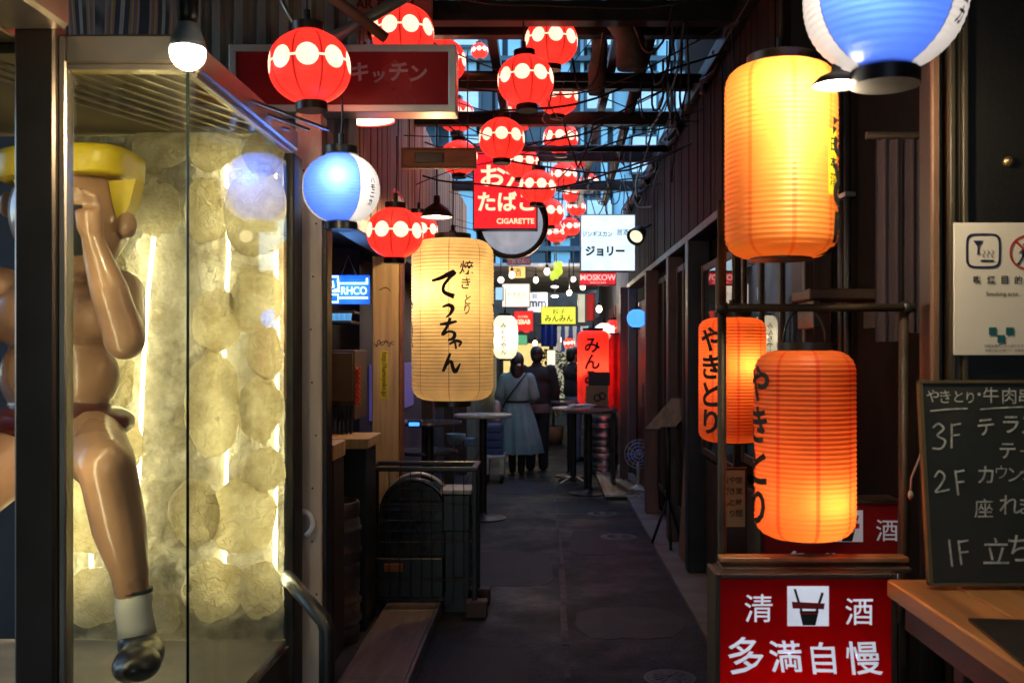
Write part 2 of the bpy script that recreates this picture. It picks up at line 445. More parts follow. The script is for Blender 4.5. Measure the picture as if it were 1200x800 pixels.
# ------------------------------------------------------------------ ground
def asphalt():
    m, nt, out = new_mat('worn_asphalt'); L = nt.links.new
    b = N(nt, 'ShaderNodeBsdfPrincipled'); L(b.outputs[0], out.inputs[0])
    tc = N(nt, 'ShaderNodeTexCoord')
    n1 = N(nt, 'ShaderNodeTexNoise'); n1.inputs['Scale'].default_value = 1.3; n1.inputs['Detail'].default_value = 10; n1.inputs['Roughness'].default_value = .7
    n2 = N(nt, 'ShaderNodeTexNoise'); n2.inputs['Scale'].default_value = 160; n2.inputs['Detail'].default_value = 3
    vo = N(nt, 'ShaderNodeTexVoronoi'); vo.inputs['Scale'].default_value = 75
    for n in (n1, n2, vo): L(tc.outputs['Object'], n.inputs[0])
    cr = N(nt, 'ShaderNodeValToRGB'); e = cr.color_ramp.elements
    e[0].position = .33; e[0].color = (.012, .012, .0125, 1); e[1].position = .7; e[1].color = (.042, .042, .042, 1)
    L(n1.outputs[0], cr.inputs[0])
    mx = N(nt, 'ShaderNodeMixRGB', blend_type='MULTIPLY'); mx.inputs[0].default_value = .6
    r2 = N(nt, 'ShaderNodeValToRGB'); r2.color_ramp.elements[0].position = .25; r2.color_ramp.elements[0].color = (.45, .45, .45, 1); r2.color_ramp.elements[1].position = .62
    L(n2.outputs[0], r2.inputs[0]); L(cr.outputs[0], mx.inputs[1]); L(r2.outputs[0], mx.inputs[2])
    L(mx.outputs[0], b.inputs['Base Color'])
    mr = N(nt, 'ShaderNodeMapRange'); L(n1.outputs[0], mr.inputs[0]); mr.inputs[1].default_value = .35; mr.inputs[2].default_value = .65
    mr.inputs[3].default_value = .36; mr.inputs[4].default_value = .85; b.inputs['Specular IOR Level'].default_value = .22; L(mr.outputs[0], b.inputs['Roughness'])
    bp = N(nt, 'ShaderNodeBump'); bp.inputs['Strength'].default_value = .5; bp.inputs['Distance'].default_value = .006
    L(vo.outputs[0], bp.inputs['Height']); L(bp.outputs[0], b.inputs['Normal'])
    return m
ASPH = asphalt()
CONC = mat('stained_concrete', (.16, .155, .145), .75, var=.3, scale=3, bump=.3, bscale=45, dirt=.6, dirtcol=(.05, .048, .045))
g = MB().box(-80, 80, -80, 160, -.3, 0).build('ground', ASPH); tag(g, kind='structure')
# patched trench down the middle of the alley: short irregular concrete lengths
pl = thing('drain_trench', None, None, (.12, 6, 0), kind='structure')
y = 3.0; i = 0
while y < 12:
    ln = random.uniform(.5, 1.3); wd = random.uniform(.02, .042); xo = .125 + random.uniform(-.012, .012)
    MB().box(xo - wd / 2, xo + wd / 2, y, y + ln, -.02, .004).build('trench_patch', mat('trench_mortar', (.07, .067, .062), .8, var=.5, scale=14, bump=.4, bscale=50, dirt=.8, dirtcol=(.035, .034, .033)), pl); y += ln + random.uniform(.0, .35); i += 1
# squares of newer and older asphalt let into the alley floor
ap = thing('floor_repairs', None, None, (0, 6, 0), kind='structure')
for i, (x, y, sx, sy, c) in enumerate(((-.34, 4.9, .26, .5, .03), (.5, 5.9, .3, .34, .075), (-.25, 7.4, .32, .6, .06), (.42, 8.4, .2, .55, .03), (.3, 10.4, .45, .4, .045), (-.2, 11.8, .4, .5, .055))):
    n = 22; pts = []
    for k in range(n):
        a_ = 2 * PI * k / n; q = (abs(math.cos(a_)) ** 5 + abs(math.sin(a_)) ** 5) ** -.2 * (1 + random.uniform(-.07, .07)); pts.append((x + sx * q * math.cos(a_), y + sy * q * math.sin(a_)))
    MB().add([(p[0], p[1], .003) for p in pts] + [(p[0] * 1.0 + (p[0] - x) * .02, p[1] + (p[1] - y) * .02, -.01) for p in pts], [tuple(range(n))] + [(k, (k + 1) % n, (k + 1) % n + n, k + n) for k in range(n)]).build('asphalt_patch', mat('asphalt_patch_%d' % i, (.012 + c * .3,) * 3, .6, spec=.3, var=.6, scale=7, bump=.6, bscale=130, dirt=.7, dirtcol=(.012, .012, .012)), ap)
# right hand concrete gutter strip with slabs
gs = thing('gutter_strip', None, None, (1.0, 6, 0), kind='structure')
y = 2.8
while y < 16:
    MB().bbox(.90, 1.16, y, y + .594, -.05, .03 + random.uniform(-.003, .003), .006).build('gutter_slab', CONC, gs); y += .6
# left raised step with metal nosing
ls = thing('raised_step', None, None, (-.8, 5, 0), kind='structure')
y = 2.2
STEPW = mat('worn_step_board', (.17, .13, .115), .55, var=.3, scale=4, stretch=(6, .6, 6), bump=.25, bscale=30, dirt=.6)
while y < 8.4:
    MB().bbox(-.965, -.652, y, y + 1.235, .0, .07 + random.uniform(-.002, .002), .005).build('step_board', STEPW, ls)
    MB().bbox(-.652, -.632, y, y + 1.237, .0, .074, .004).build('nosing', STEELD, ls); y += 1.24
# shop floor beyond the step
MB().box(-4, -.965, 2.2, 13, -.02, .03).build('shop_floor', mat('dark_floor_tile', (.03, .028, .028), .4, var=.4, scale=3), None)
tag(bpy.data.objects['shop_floor'], kind='structure')
def cover(px, py, r, label, n):
    d = EYE * F / (py - 413); x = WX(px, d)
    t = thing('manhole_cover', label, 'manhole cover', (x, d, 0), group='iron covers in the alley floor')
    MB().lathe([(r * 1.12, 0), (r * 1.12, .004), (r * 1.0, .005), (r * .99, .001)], n=28, cap=False).build('rim', CONC, t, world=False)
    MB().lathe([(r * .97, .001), (r * .97, .006), (r * .2, .008)], n=28).build('lid', mat('cast_iron', (.085, .085, .09), .45, metal=.7, var=.4, scale=20, bump=.5, bscale=90), t, world=False)
    for k in range(6):
        a = PI * k / 6
        MB().obox((0, 0, .0085), r * 1.5, r * .1, .004, (0, 0, a)).build('raised_bar', mat('cast_iron', (0, 0, 0)), t, world=False)
cover(785, 794, .115, 'small round iron cover in the foreground of the alley floor', 0)
cover(725, 629, .14, 'round iron cover halfway along the alley, before the menu stand', 1)
cover(706, 602, .13, 'faint iron cover just before the round bar tables', 2)

# ------------------------------------------------------------------ left building
GREYP = mat('grey_plaster', (.12, .12, .125), .8, var=.3, scale=2, bump=.3, bscale=20, dirt=.5)
DARKW = mat('dark_wall_paint', (.028, .024, .024), .6, var=.4, scale=2.5, bump=.2, bscale=18)
lb = thing('bar_building', 'brown boarded upper storey over the open bar along the left side', 'building', (-1.5, 8, 0))
MB().box(-4, -1.05, 4.62, 8.5, 2.38, 5.0).build('wall', DARKW, lb)
MB().box(-4, -1.05, 8.505, 13, 2.38, 3.5).build('wall', DARKW, lb)
bw = [BWOOD, mat('brown_timber_boards_pale', (.2, .1, .048), .6, var=.4, scale=4, stretch=(7, 7, .5), bump=.3, bscale=22, dirt=.5), mat('brown_timber_boards_red', (.17, .062, .03), .6, var=.4, scale=4, stretch=(7, 7, .5), bump=.3, bscale=22, dirt=.5)]
y = 4.62
while y < 12.9:
    wd = random.uniform(.1, .14)
    MB().bbox(-1.05, -1.012 + random.uniform(-.004, .006), y, y + wd - .008, 2.34 + random.uniform(-.01, .01), 4.6 if y < 8.4 else 3.5, .003).build('board', random.choice(bw), lb); y += wd
MB().bbox(-1.12, -.985, 4.6, 13, 2.25, 2.33).build('lintel_beam', DWOOD, lb)
MB().box(-4, -1.3, 7.0, 7.12, .03, 2.33).build('partition_wall', mat('blue_grey_partition', (.05, .05, .065), .6, var=.3), lb)
MB().box(-1.6, -1.42, 7.12, 13, .03, 2.33).build('inner_wall', mat('plum_inner_wall', (.055, .045, .07), .55, var=.35, scale=2), lb)
MB().box(-4.1, -4, 4.5, 7.0, .03, 2.33).build('side_wall', DARKW, lb)
MB().box(-4, -1.1, 4.62, 7, 2.335, 2.375).build('bar_ceiling', DARKW, lb)
for yy in (6.98, 8.9, 10.9, 12.8):
    MB().bbox(-1.1, -1.0, yy, yy + .1, .03, 2.25).build('post', DWOOD, lb)
lb2 = thing('shuttered_building', 'dark shopfront at the far left behind the bar tables', 'building', (-1.5, 16, 0))
MB().box(-4, -1.06, 13, 20, 0, 3.05).build('wall', GREYP, lb2)
for k in range(9):
    MB().bbox(-1.06, -1.02, 13.1 + k * .9, 13.1 + k * .9 + .86, .05, 2.2).build('shutter_panel', mat('teal_grey_shutter', (.06, .08, .085), .5, var=.3), lb2)

# front wall above the showcase: mural panels and corrugated sheet
fw = thing('painted_wall', 'mural and corrugated metal wall above the glass showcase', 'wall', (-2, 4.5, 0))
MB().box(-4.2, -1.05, 4.42, 4.6, 0, 4.6).build('backing', DARKW, fw)
def mural():
    m, nt, out = new_mat('street_mural_paint'); L = nt.links.new
    b = N(nt, 'ShaderNodeBsdfPrincipled'); L(b.outputs[0], out.inputs[0]); b.inputs['Roughness'].default_value = .6
    tc = N(nt, 'ShaderNodeTexCoord'); mp = N(nt, 'ShaderNodeMapping'); mp.inputs['Scale'].default_value = (3.2, 1, 1.6); L(tc.outputs['Object'], mp.inputs[0])
    nz = N(nt, 'ShaderNodeTexNoise'); nz.inputs['Scale'].default_value = 1.1; nz.inputs['Detail'].default_value = 2; L(mp.outputs[0], nz.inputs[0])
    wv = N(nt, 'ShaderNodeTexWave'); wv.inputs['Scale'].default_value = .55; wv.inputs['Distortion'].default_value = 3.5; wv.inputs['Detail'].default_value = 1; L(mp.outputs[0], wv.inputs[0])
    cr = N(nt, 'ShaderNodeValToRGB'); cr.color_ramp.interpolation = 'CONSTANT'
    cols = [(.03, .03, .035), (.30, .28, .27), (.42, .12, .06), (.10, .16, .25), (.45, .33, .08), (.32, .17, .16), (.04, .04, .05), (.38, .37, .36)]
    cr.color_ramp.elements[0].color = (*cols[0], 1); cr.color_ramp.elements[1].position = .98; cr.color_ramp.elements[1].color = (*cols[-1], 1)
    for i, c in enumerate(cols[1:-1]):
        e = cr.color_ramp.elements.new(.14 + i * .13); e.color = (*c, 1)
    L(wv.outputs[0], cr.inputs[0])
    r2 = N(nt, 'ShaderNodeValToRGB'); r2.color_ramp.elements[0].position = .47; r2.color_ramp.elements[1].position = .5; L(nz.outputs[0], r2.inputs[0])
    mx = N(nt, 'ShaderNodeMixRGB'); L(r2.outputs[0], mx.inputs[0]); L(cr.outputs[0], mx.inputs[1]); mx.inputs[2].default_value = (.27, .25, .25, 1)
    m2 = N(nt, 'ShaderNodeMixRGB'); m2.inputs[0].default_value = .55; L(cr.outputs[0], m2.inputs[1]); L(mx.outputs[0], m2.inputs[2])
    L(m2.outputs[0], b.inputs['Base Color']); return m
MB().box(WX(70, 4.4), WX(236, 4.4), 4.39, 4.42, 2.5, 4.3).build('mural_panel', mural(), fw)
mb = MB(); x = WX(238, 4.4); n = 0; vs = []; x1 = WX(420, 4.4)
pts = []
while x < x1:
    for dx, yy in ((0, 4.40), (.035, 4.40), (.05, 4.37), (.085, 4.37)):
        pts.append((x + dx, yy))
    x += .1
fs = []
for i, (a, b) in enumerate(pts): vs += [(a, b, 2.3), (a, b, 4.3)]
for i in range(len(pts) - 1): fs.append((2 * i, 2 * i + 2, 2 * i + 3, 2 * i + 1))
mb.add(vs, fs); mb.build('corrugated_sheet', mat('weathered_zinc_sheet', (.23, .23, .22), .55, metal=.2, var=.3, scale=3, stretch=(4, 4, .6), bump=.1, dirt=.7, dirtcol=(.08, .06, .045)), fw)
MB().bbox(WX(232, 4.4), WX(240, 4.4), 4.36, 4.41, 2.4, 4.3).build('batten', ALU, fw)

# ------------------------------------------------------------------ right building
rb = thing('tavern_building', 'dark timber tavern with brown boarded awning along the right side', 'building', (1.3, 7, 0))
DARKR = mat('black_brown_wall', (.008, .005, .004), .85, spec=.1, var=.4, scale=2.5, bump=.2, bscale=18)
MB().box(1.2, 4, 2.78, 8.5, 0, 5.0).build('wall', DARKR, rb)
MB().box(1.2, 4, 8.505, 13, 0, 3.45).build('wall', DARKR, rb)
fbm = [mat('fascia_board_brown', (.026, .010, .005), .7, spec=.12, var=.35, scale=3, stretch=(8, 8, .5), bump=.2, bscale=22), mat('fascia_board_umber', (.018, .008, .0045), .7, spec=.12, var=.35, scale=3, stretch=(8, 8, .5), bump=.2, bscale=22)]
y = 4.4
while y < 12.4:
    wd = .135
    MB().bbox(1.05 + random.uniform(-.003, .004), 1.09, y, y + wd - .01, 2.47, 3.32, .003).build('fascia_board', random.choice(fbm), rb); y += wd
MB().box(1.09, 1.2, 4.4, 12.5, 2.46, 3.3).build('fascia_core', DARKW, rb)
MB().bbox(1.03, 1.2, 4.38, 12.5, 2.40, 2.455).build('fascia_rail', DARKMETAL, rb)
MB().bbox(1.0, 1.25, 4.38, 12.5, 3.325, 3.42).build('eaves_gutter', DARKMETAL, rb)
def post(px0, px1, d, m, z0=.03, z1=2.4, dd=.14):
    MB().bbox(WX(px0, d), WX(px1, d), d, d + dd, z0, z1, .006).build('post', m, rb)
BLUEST = mat('blue_black_post', (.018, .022, .035), .4, var=.3)
MAUVE = mat('mauve_brown_post', (.14, .085, .075), .5, var=.3, scale=3, stretch=(6, 6, .6), bump=.15)
post(806, 832, 7.1, BLUEST); post(757, 772, 9.7, MAUVE); post(783, 801, 8.3, mat('plum_post', (.09, .07, .085), .5, var=.3))
post(727, 736, 12.2, MAUVE)
# door leaves and windows between the posts (stand on the wall plane x = 1.2)
GLASS = glass('window_glass', (.6, .65, .68), 1.5)
def shop_window(y0, y1, z0, z1, curtain=None, mull=2):
    f = MB().bbox(1.12, 1.2, y0, y1, z0, z1).build('window', DWOOD, rb)
    t = .05; inner = (y1 - y0 - t * (mull + 1)) / mull
    # frame pieces proud of the panel, panes between
    for k in range(mull + 1):
        yy = y0 + k * (inner + t); MB().bbox(1.085, 1.121, yy, yy + t, z0, z1).build('stile', DWOOD, f)
    for zz in (z0, z1 - t): MB().bbox(1.09, 1.121, y0 + .002, y1 - .002, zz, zz + t).build('rail', DWOOD, f)
    for k in range(mull):
        yy = y0 + t + k * (inner + t)
        if curtain:
            n = 14; vs = []; fs = []
            for i in range(n * 4 + 1):
                q = i / (n * 4); vs += [(1.112 - .005 * math.cos(i * PI / 2 + .4 * math.sin(i)), yy + inner * q, z0 + t), (1.112 - .007 * math.cos(i * PI / 2), yy + inner * q, z1 - t)]
            for i in range(n * 4): fs.append((2 * i, 2 * i + 1, 2 * i + 3, 2 * i + 2))
            MB().add(vs, fs).build('curtain', curtain, f)
        MB().box(1.098, 1.101, yy, yy + inner, z0 + t, z1 - t).build('pane', GLASS, f)
CURT = mat('grey_blue_curtain', (.3, .33, .37), .8, var=.2)
shop_window(4.15, 5.5, 1.0, 2.2, CURT, 3)
shop_window(5.7, 6.9, .9, 2.2, CURT, 2)
shop_window(7.4, 8.2, .3, 2.3, None, 2)
shop_window(8.6, 9.6, .3, 2.3, None, 2)
for (y0, y1) in ((10.0, 10.9), (11.1, 12.0)):
    d_ = MB().bbox(1.13, 1.2, y0, y1, .05, 2.2).build('door', mat('dark_red_door', (.10, .012, .012), .4, var=.3, bump=.1), rb)
    MB().tube([(1.1, y0 + .1, 1.0), (1.1, y0 + .1, 1.25)], .012, 8).build('handle', STEEL, d_)
for k in range(8):  # kick boards under the windows
    MB().bbox(1.13, 1.195, 4.12 + k * .36, 4.12 + k * .36 + .35, .04, .85).build('kick_board', DWOOD, rb)
rb2 = thing('far_right_building', 'far right shopfronts past the boarded awning', 'building', (1.5, 17, 0))
MB().box(1.1, 4, 13, 20, 0, 3.05).build('wall', GREYP, rb2)
for k in range(5):
    MB().bbox(1.05, 1.1, 13.2 + k * 1.6, 14.6 + k * 1.6, .05, 2.3).build('door', mat('maroon_shutter', (.09, .03, .03), .5, var=.4), rb2)

# foreground wall on the right
rw = thing('panelled_wall', 'dark panelled wall carrying the smoking area notice', 'wall', (1.4, 2.7, 0))
BKW = mat('blackbrown_panel', (.009, .007, .005), .45, var=.35, scale=2, bump=.1)
OLIVE = mat('olive_brown_moulding', (.05, .036, .018), .42, var=.3, scale=5, stretch=(6, 6, .5), bump=.1)
MB().box(WX(1136, 2.6), 4, 2.62, 2.78, 0, 4).build('panel', BKW, rw)
for (a, b, dd) in ((1114, 1120, 2.6), (1121, 1128, 2.61), (1129, 1135, 2.6)):
    MB().bbox(WX(a, 2.6), WX(b, 2.6), dd, 2.7, 0, 4, .002).build('moulding', OLIVE, rw)
MB().bbox(WX(1104, 2.6), WX(1113, 2.6), 2.64, 2.76, 0, 4).build('dark_stile', BKW, rw)
MB().bbox(WX(1093, 2.6), WX(1102, 2.6), 2.60, 2.62, .9, WZ(60, 2.6), .003).build('edge_strip', mat('worn_cedar_strip', (.16, .08, .04), .55, var=.4, scale=6, stretch=(5, 5, .6), bump=.3), rw)
MB().lathe([(.012, 0), (.013, .012), (.006, .018)], WXZ if False else (WX(1180, 2.62), 2.62, WZ(190, 2.62)), n=20, axis='Y').build('brass_stud', mat('aged_brass', (.35, .24, .1), .4, metal=.8, var=.3), rw)

# near walls, unseen canopy and an added sky blocker around the viewpoint
nl = MB().box(-4.2, -2.3, -8.5, 2.4, 0, 3.55).build('side_wall', DARKW); tag(nl, 'plain dark shop wall behind the glass showcase on the near left', 'wall')
nr = MB().box(1.95, 4, -8.5, 2.6, 0, 3.55).build('near_wall', DARKW); tag(nr, 'plain dark shop wall beside the wooden counter on the near right', 'wall')
ca = MB().box(-4.2, 4, -8.5, 4.3, 3.6, 3.7).build('canopy_roof', DARKW); tag(ca, 'unseen dark canopy roof keeping sky light off the near alley', 'roof')  # out of view; its length is set to darken the near floor
ca2 = MB().box(-1.04, 1.19, 4.305, 7.5, 4.32, 4.4).build('sky_blocker', DARKW); tag(ca2, 'unseen dark sheet added above the nearest beams to block the sky', 'roof')  # added out of view so the near floor stays dark
ca3 = MB().box(-4.2, 4, 4.2, 4.3, 3.705, 4.6).build('gable_wall', DARKW); tag(ca3, 'dark gable wall above the edge of the near canopy', 'wall')

# ------------------------------------------------------------------ far end
fb = thing('louvred_building', 'pale blue louvred tower block rising beyond the alley', 'building', (0, 24, 0))
FACB = mat('pale_blue_cladding', (.24, .56, .70), .5, var=.12, scale=1.5, dirt=.3, dirtcol=(.2, .26, .3))
FACD = mat('slate_blue_cladding', (.03, .09, .125), .5, var=.2, scale=2)
MB().box(-7, 8, 24, 26, 0, 15).build('wall', FACD, fb)
x = -2.6
i = 0
while x < 4.2:
    wd = random.choice((.08, .15, .3, .45))
    MB().bbox(x, x + wd, 23.75 - random.uniform(0, .15), 24.0, 3.2, 14.5).build('louvre', FACB if i % 3 else FACD, fb); x += wd + random.choice((.05, .08, .14, .25)); i += 1
for k in range(7):
    z = 4.0 + k * 1.5
    MB().bbox(-3, 4.4, 23.55, 23.74, z, z + .12).build('ledge', FACD, fb)
for k in range(5):
    for q in range(6):
        if (k * 7 + q * 3) % 4 == 0: continue
        wn = MB().bbox(-2.2 + q * 1.05, -1.5 + q * 1.05, 23.52, 23.545, 4.3 + k * 1.5, 5.25 + k * 1.5).build('window', FACD, fb)
        MB().box(-2.14 + q * 1.05, -1.56 + q * 1.05, 23.505, 23.518, 4.36 + k * 1.5, 5.19 + k * 1.5).build('pane', mat('sky_toned_glass', (.5, .74, .82), .12, var=.15, scale=2), wn)  # pale blue base colour stands in for sky reflected in the panes
# low canopy at the far end with lamps
fc = thing('far_canopy', 'low grey canopy over the far end of the alley', 'canopy', (0, 17, 2.9))
for k in range(5):
    MB().bbox(-1.05, 1.08, 15.6 + k * 1.1, 16.65 + k * 1.1, 2.95, 3.0).build('ceiling_panel', mat('grey_canopy_panel', (.5, .5, .48), .6, var=.3), fc)
    MB().bbox(-1.05, 1.08, 16.66 + k * 1.1, 16.7 + k * 1.1, 2.86, 2.99).build('rafter', mat('grey_rafter', (.25, .26, .26), .6), fc)
es = thing('end_shop', 'lit shopfront closing the far end of the alley', 'shop', (0, 22, 0))
MB().box(-1.2, 1.2, 22, 22.3, 0, 3.4).build('wall', mat('end_shop_wall', (.1, .085, .06), .7, var=.3), es)
MB().bbox(-1.0, .9, 21.93, 22, .5, 1.9).build('window', DWOOD, es)
MB().box(-.9, .1, 21.9, 21.928, .6, 1.8).build('pane', emit('warm_lit_window', (.8, .55, .18), .9), es)
MB().box(.2, .8, 21.9, 21.928, .6, 1.8).build('pane', emit('dim_lit_window', (.5, .46, .3), .5), es)

# ------------------------------------------------------------------ overhead beams and cables
for (py, z, th, lab) in ((12, 3.42, .11, 'nearest dark steel beam crossing the top of the alley'), (32, 3.46, .09, 'second dark beam crossing just above the biggest hanging lanterns'),
                         (96, 3.44, .09, 'third dark beam crossing behind the lantern cluster'), (138, 3.42, .1, 'fourth dark beam crossing the alley behind the paired lanterns'),
                         (183, 3.42, .09, 'fifth dark beam crossing above the white sign'), (217, 3.42, .1, 'farthest dark beam crossing in front of the louvred block')):
    d = (z - EYE) * F / (413 - py)
    b = MB().bbox(-1.06, 1.1, d, d + th, z - th / 2, z + th / 2, .006).build('overhead_beam', DARKMETAL); tag(b, lab, 'beam', 'beams across the alley')
for (x, lab) in ((-.35, 'long dark purlin running over the left half of the alley'), (.42, 'long dark purlin running over the right half of the alley')):
    b = MB().bbox(x, x + .06, 5.0, 13.0, 3.5, 3.57).build('overhead_purlin', DARKMETAL); tag(b, lab, 'beam')
for (a, b, r, lab) in (((-1.0, 6.1, 3.3), (1.05, 6.4, 3.36), .03, 'thin dark pipe crossing behind the topmost red lantern'), ((-1.0, 7.1, 3.52), (1.05, 7.0, 3.5), .045, 'thick dark pipe crossing above the right lantern column'), ((-.9, 8.6, 3.36), (1.05, 8.3, 3.3), .03, 'slanting dark pipe crossing above the tobacco sign'), ((.62, 5.2, 3.5), (.72, 12, 3.4), .04, 'long dark pipe running away along the right eaves')):
    o = MB().tube([a, b], r, 10).build('overhead_pipe', DARKMETAL, None, True); tag(o, lab, 'pipe', 'dark pipes under the beams')
mb = MB()
def sag(a, b, s, n=14, j=.03):
    a, b = Vector(a), Vector(b); out = []
    ph = random.uniform(0, 6)
    for i in range(n + 1):
        t = i / n; p = a.lerp(b, t); p.z -= s * 4 * t * (1 - t); p.x += j * math.sin(ph + t * 9); p.z += j * .6 * math.sin(ph * 2 + t * 13); out.append(p)
    return out
for i in range(44):
    d = random.uniform(4.9, 12); z = random.uniform(2.9, 3.75)
    if i % 3 == 0: a, b = (-1.0, d, z), (1.05, d + random.uniform(-1.5, 2), random.uniform(3.0, 3.7))
    elif i % 3 == 1: a, b = (random.uniform(-1, 1), d, z + .2), (random.uniform(-.9, 1), d + random.uniform(1, 3.5), random.uniform(3.0, 3.7))
    else: a, b = (random.uniform(.7, 1.05), d, random.uniform(3.2, 3.6)), (random.uniform(.85, 1.05), d + random.uniform(2, 4), random.uniform(3.2, 3.5))
    mb.tube(sag(a, b, random.uniform(.05, .32)), random.uniform(.003, .009), 5)
for i in range(26):  # loops hanging along the fascia top and off the beams
    x = random.uniform(.6, 1.03) if i % 2 else random.uniform(-.9, .9); d = random.uniform(5, 11)
    mb.tube(sag((x, d, 3.42), (x + random.uniform(-.25, .2), d + random.uniform(-.2, .5), 3.4), random.uniform(.15, .5), 10, .015), random.uniform(.004, .008), 5)
for i in range(10):
    d0 = 5 + i * .8
    mb.tube(sag((1.02, d0, 3.37), (1.02, d0 + .9, 3.36), random.uniform(.02, .1), 8, .03), .02, 6)
cb = mb.build('overhead_cables', mat('cable_rubber', (.012, .012, .013), .5, var=.3)); tag(cb, 'tangle of black cables strung between the overhead beams', 'cables', kind='stuff')
# ------------------------------------------------------------------ organic shapes
def blob(name, mb, m, parent, voxel=.012, it=3, world=True):
    """union of closed shapes as ONE continuous skin"""
    me = bpy.data.meshes.new('tmp'); me.from_pydata(mb.v, [], mb.f)
    bm = bmesh.new(); bm.from_mesh(me); bmesh.ops.recalc_face_normals(bm, faces=bm.faces); bm.to_mesh(me); bm.free()
    o = bpy.data.objects.new('tmp', me); C.objects.link(o)
    r = o.modifiers.new('r', 'REMESH'); r.mode = 'VOXEL'; r.voxel_size = voxel; r.use_smooth_shade = True
    s = o.modifiers.new('s', 'SMOOTH'); s.iterations = it; s.factor = .5
    dg = bpy.context.evaluated_depsgraph_get(); e = o.evaluated_get(dg)
    nm = bpy.data.meshes.new_from_object(e); nm.name = name
    nm.materials.clear(); nm.materials.append(m)
    for p in nm.polygons: p.use_smooth = True
    bpy.data.objects.remove(o); bpy.data.meshes.remove(me)
    return link(name, nm, parent, world)
def limb(mb, pts, rs, n=14):
    """tapered limb through joints, rounded at every joint"""
    for i in range(len(pts) - 1):
        a, b = Vector(pts[i]), Vector(pts[i + 1]); k = 5
        mb.tube([a.lerp(b, t / k) for t in range(k + 1)], [rs[i] + (rs[i + 1] - rs[i]) * t / k for t in range(k + 1)], n)
    for p, r in zip(pts, rs): mb.ell(p, r, r, r, n, 8)
    return mb
def hand(mb, wrist, dirv, side, s=1.0, curl=.5):
    """palm and five unequal bent fingers; dirv points to the fingertips, side to the thumb"""
    wv = Vector(wrist); d = Vector(dirv).normalized(); a = Vector(side); a = (a - d * a.dot(d)).normalized(); nrm = d.cross(a)
    mb.tube([wv, wv + d * .04 * s, wv + d * .085 * s], [.026 * s, .036 * s, .036 * s], 10)
    for k, ln in ((-1.5, .065), (-.5, .078), (.5, .072), (1.5, .055)):
        b = wv + d * .08 * s - a * k * .02 * s
        m = b + (d * math.cos(curl * .5) + nrm * math.sin(curl * .5)) * ln * .5 * s
        e = m + (d * math.cos(curl * 1.6) + nrm * math.sin(curl * 1.6)) * ln * .5 * s
        mb.tube([b, m, e], [.0095 * s, .009 * s, .0075 * s], 8)
    b = wv + d * .025 * s + a * .022 * s; m = b + (d * .6 + a * .8) * .035 * s; e = m + (d * .9 + a * .3 + nrm * .3) * .03 * s
    mb.tube([b, m, e], [.013 * s, .011 * s, .008 * s], 8)

# ------------------------------------------------------------------ glass showcase
D0 = 2.6; XS = WX(220, D0); D1 = 3.65; ZT = WZ(45, D0); ZR = WZ(85, D0); ZF = .56
sc = thing('glass_showcase', 'tall glass showcase with steel frame and lit stone back', 'showcase', (-1.4, 3.1, 0))
xl0, xl1 = WX(28, D0), WX(80, D0)
WARMST = STEEL
MB().box(-2.3, XS, D0 + .02, D1, 0, ZF - .03).build('plinth', mat('showcase_plinth', (.05, .045, .04), .6), sc)
MB().box(-2.28, XS - .01, D0 + .02, D1 - .03, ZF - .03, ZF).build('case_floor', mat('pale_stone_slab', (.32, .28, .22), .5, var=.3, scale=4, bump=.15, dirt=.5, dirtcol=(.12, .1, .07)), sc)
MB().bbox(xl0, xl1 - .012, D0 - .05, D0 + .02, 0, ZT + .3, .006).build('front_post', mat('bronze_steel_post', (.15, .125, .105), .36, metal=1, var=.06, scale=4, bump=.03), sc)
MB().bbox(xl1 - .012, xl1 + .008, D0 - .03, D0 + .015, .3, ZT, .004).build('door_stile', STEEL, sc)
MB().bbox(xl1 + .009, XS + .02, D0 - .035, D0 + .035, ZR + .015, ZT, .006).build('top_rail', STEEL, sc)
MB().bbox(xl1 + .009, XS + .012, D0 - .028, D0 + .02, ZR, ZR + .0135, .002).build('glazing_bead', STEEL, sc)
MB().bbox(XS - .02, XS + .022, D0 + .036, D1 + .03, ZR + .012, ZT - .003, .006).build('side_rail', STEEL, sc)
MB().bbox(XS - .012, XS + .012, D0 + .036, D1 + .02, ZR - .004, ZR + .0115, .002).build('side_glazing_bead', STEEL, sc)
MB().bbox(XS - .0035, XS + .0035, D0 - .0035, D0 + .0035, ZF, ZR, .002).build('corner_strip', mat('dark_glass_edge', (.006, .012, .01), .2), sc)
MB().bbox(XS - .025, XS + .018, D1 - .015, D1 + .11, 0, ZR, .005).build('rear_post', DARKMETAL, sc)
MB().bbox(xl0 - .02, xl1 + .03, 1.2, D0 - .052, ZT + .005, ZT + .12, .01).build('overhead_rail', STEEL, sc)
MB().bbox(xl0 - .6, xl0 - .0205, 1.4, D0 + .3, ZT + .0, ZT + .05, .006).build('soffit_rail', STEEL, sc)
CG = glass('showcase_glass', (.93, .965, .93), 1.52, smudge=.08)
MB().box(xl1 + .008, XS - .004, D0 - .003, D0 + .003, ZF, ZR).build('front_pane', CG, sc)
MB().box(XS - .003, XS + .003, D0 + .007, D1 - .016, ZF, ZR - .004).build('side_pane', CG, sc)
MB().box(-2.3, XS - .022, D0 + .037, D1, ZR + .06, ZR + .085).build('case_ceiling', mat('khaki_case_ceiling', (.2, .17, .1), .5, var=.25), sc)
for k in range(9):
    x = -1.62 + k * .07
    MB().bar((x, D0 + .1, ZR + .052), (x + .3, D1 - .15, ZR + .052), .012, .008).build('reflection_slat', STEEL, sc)  # bars added in the shape of lines reflected in the glass
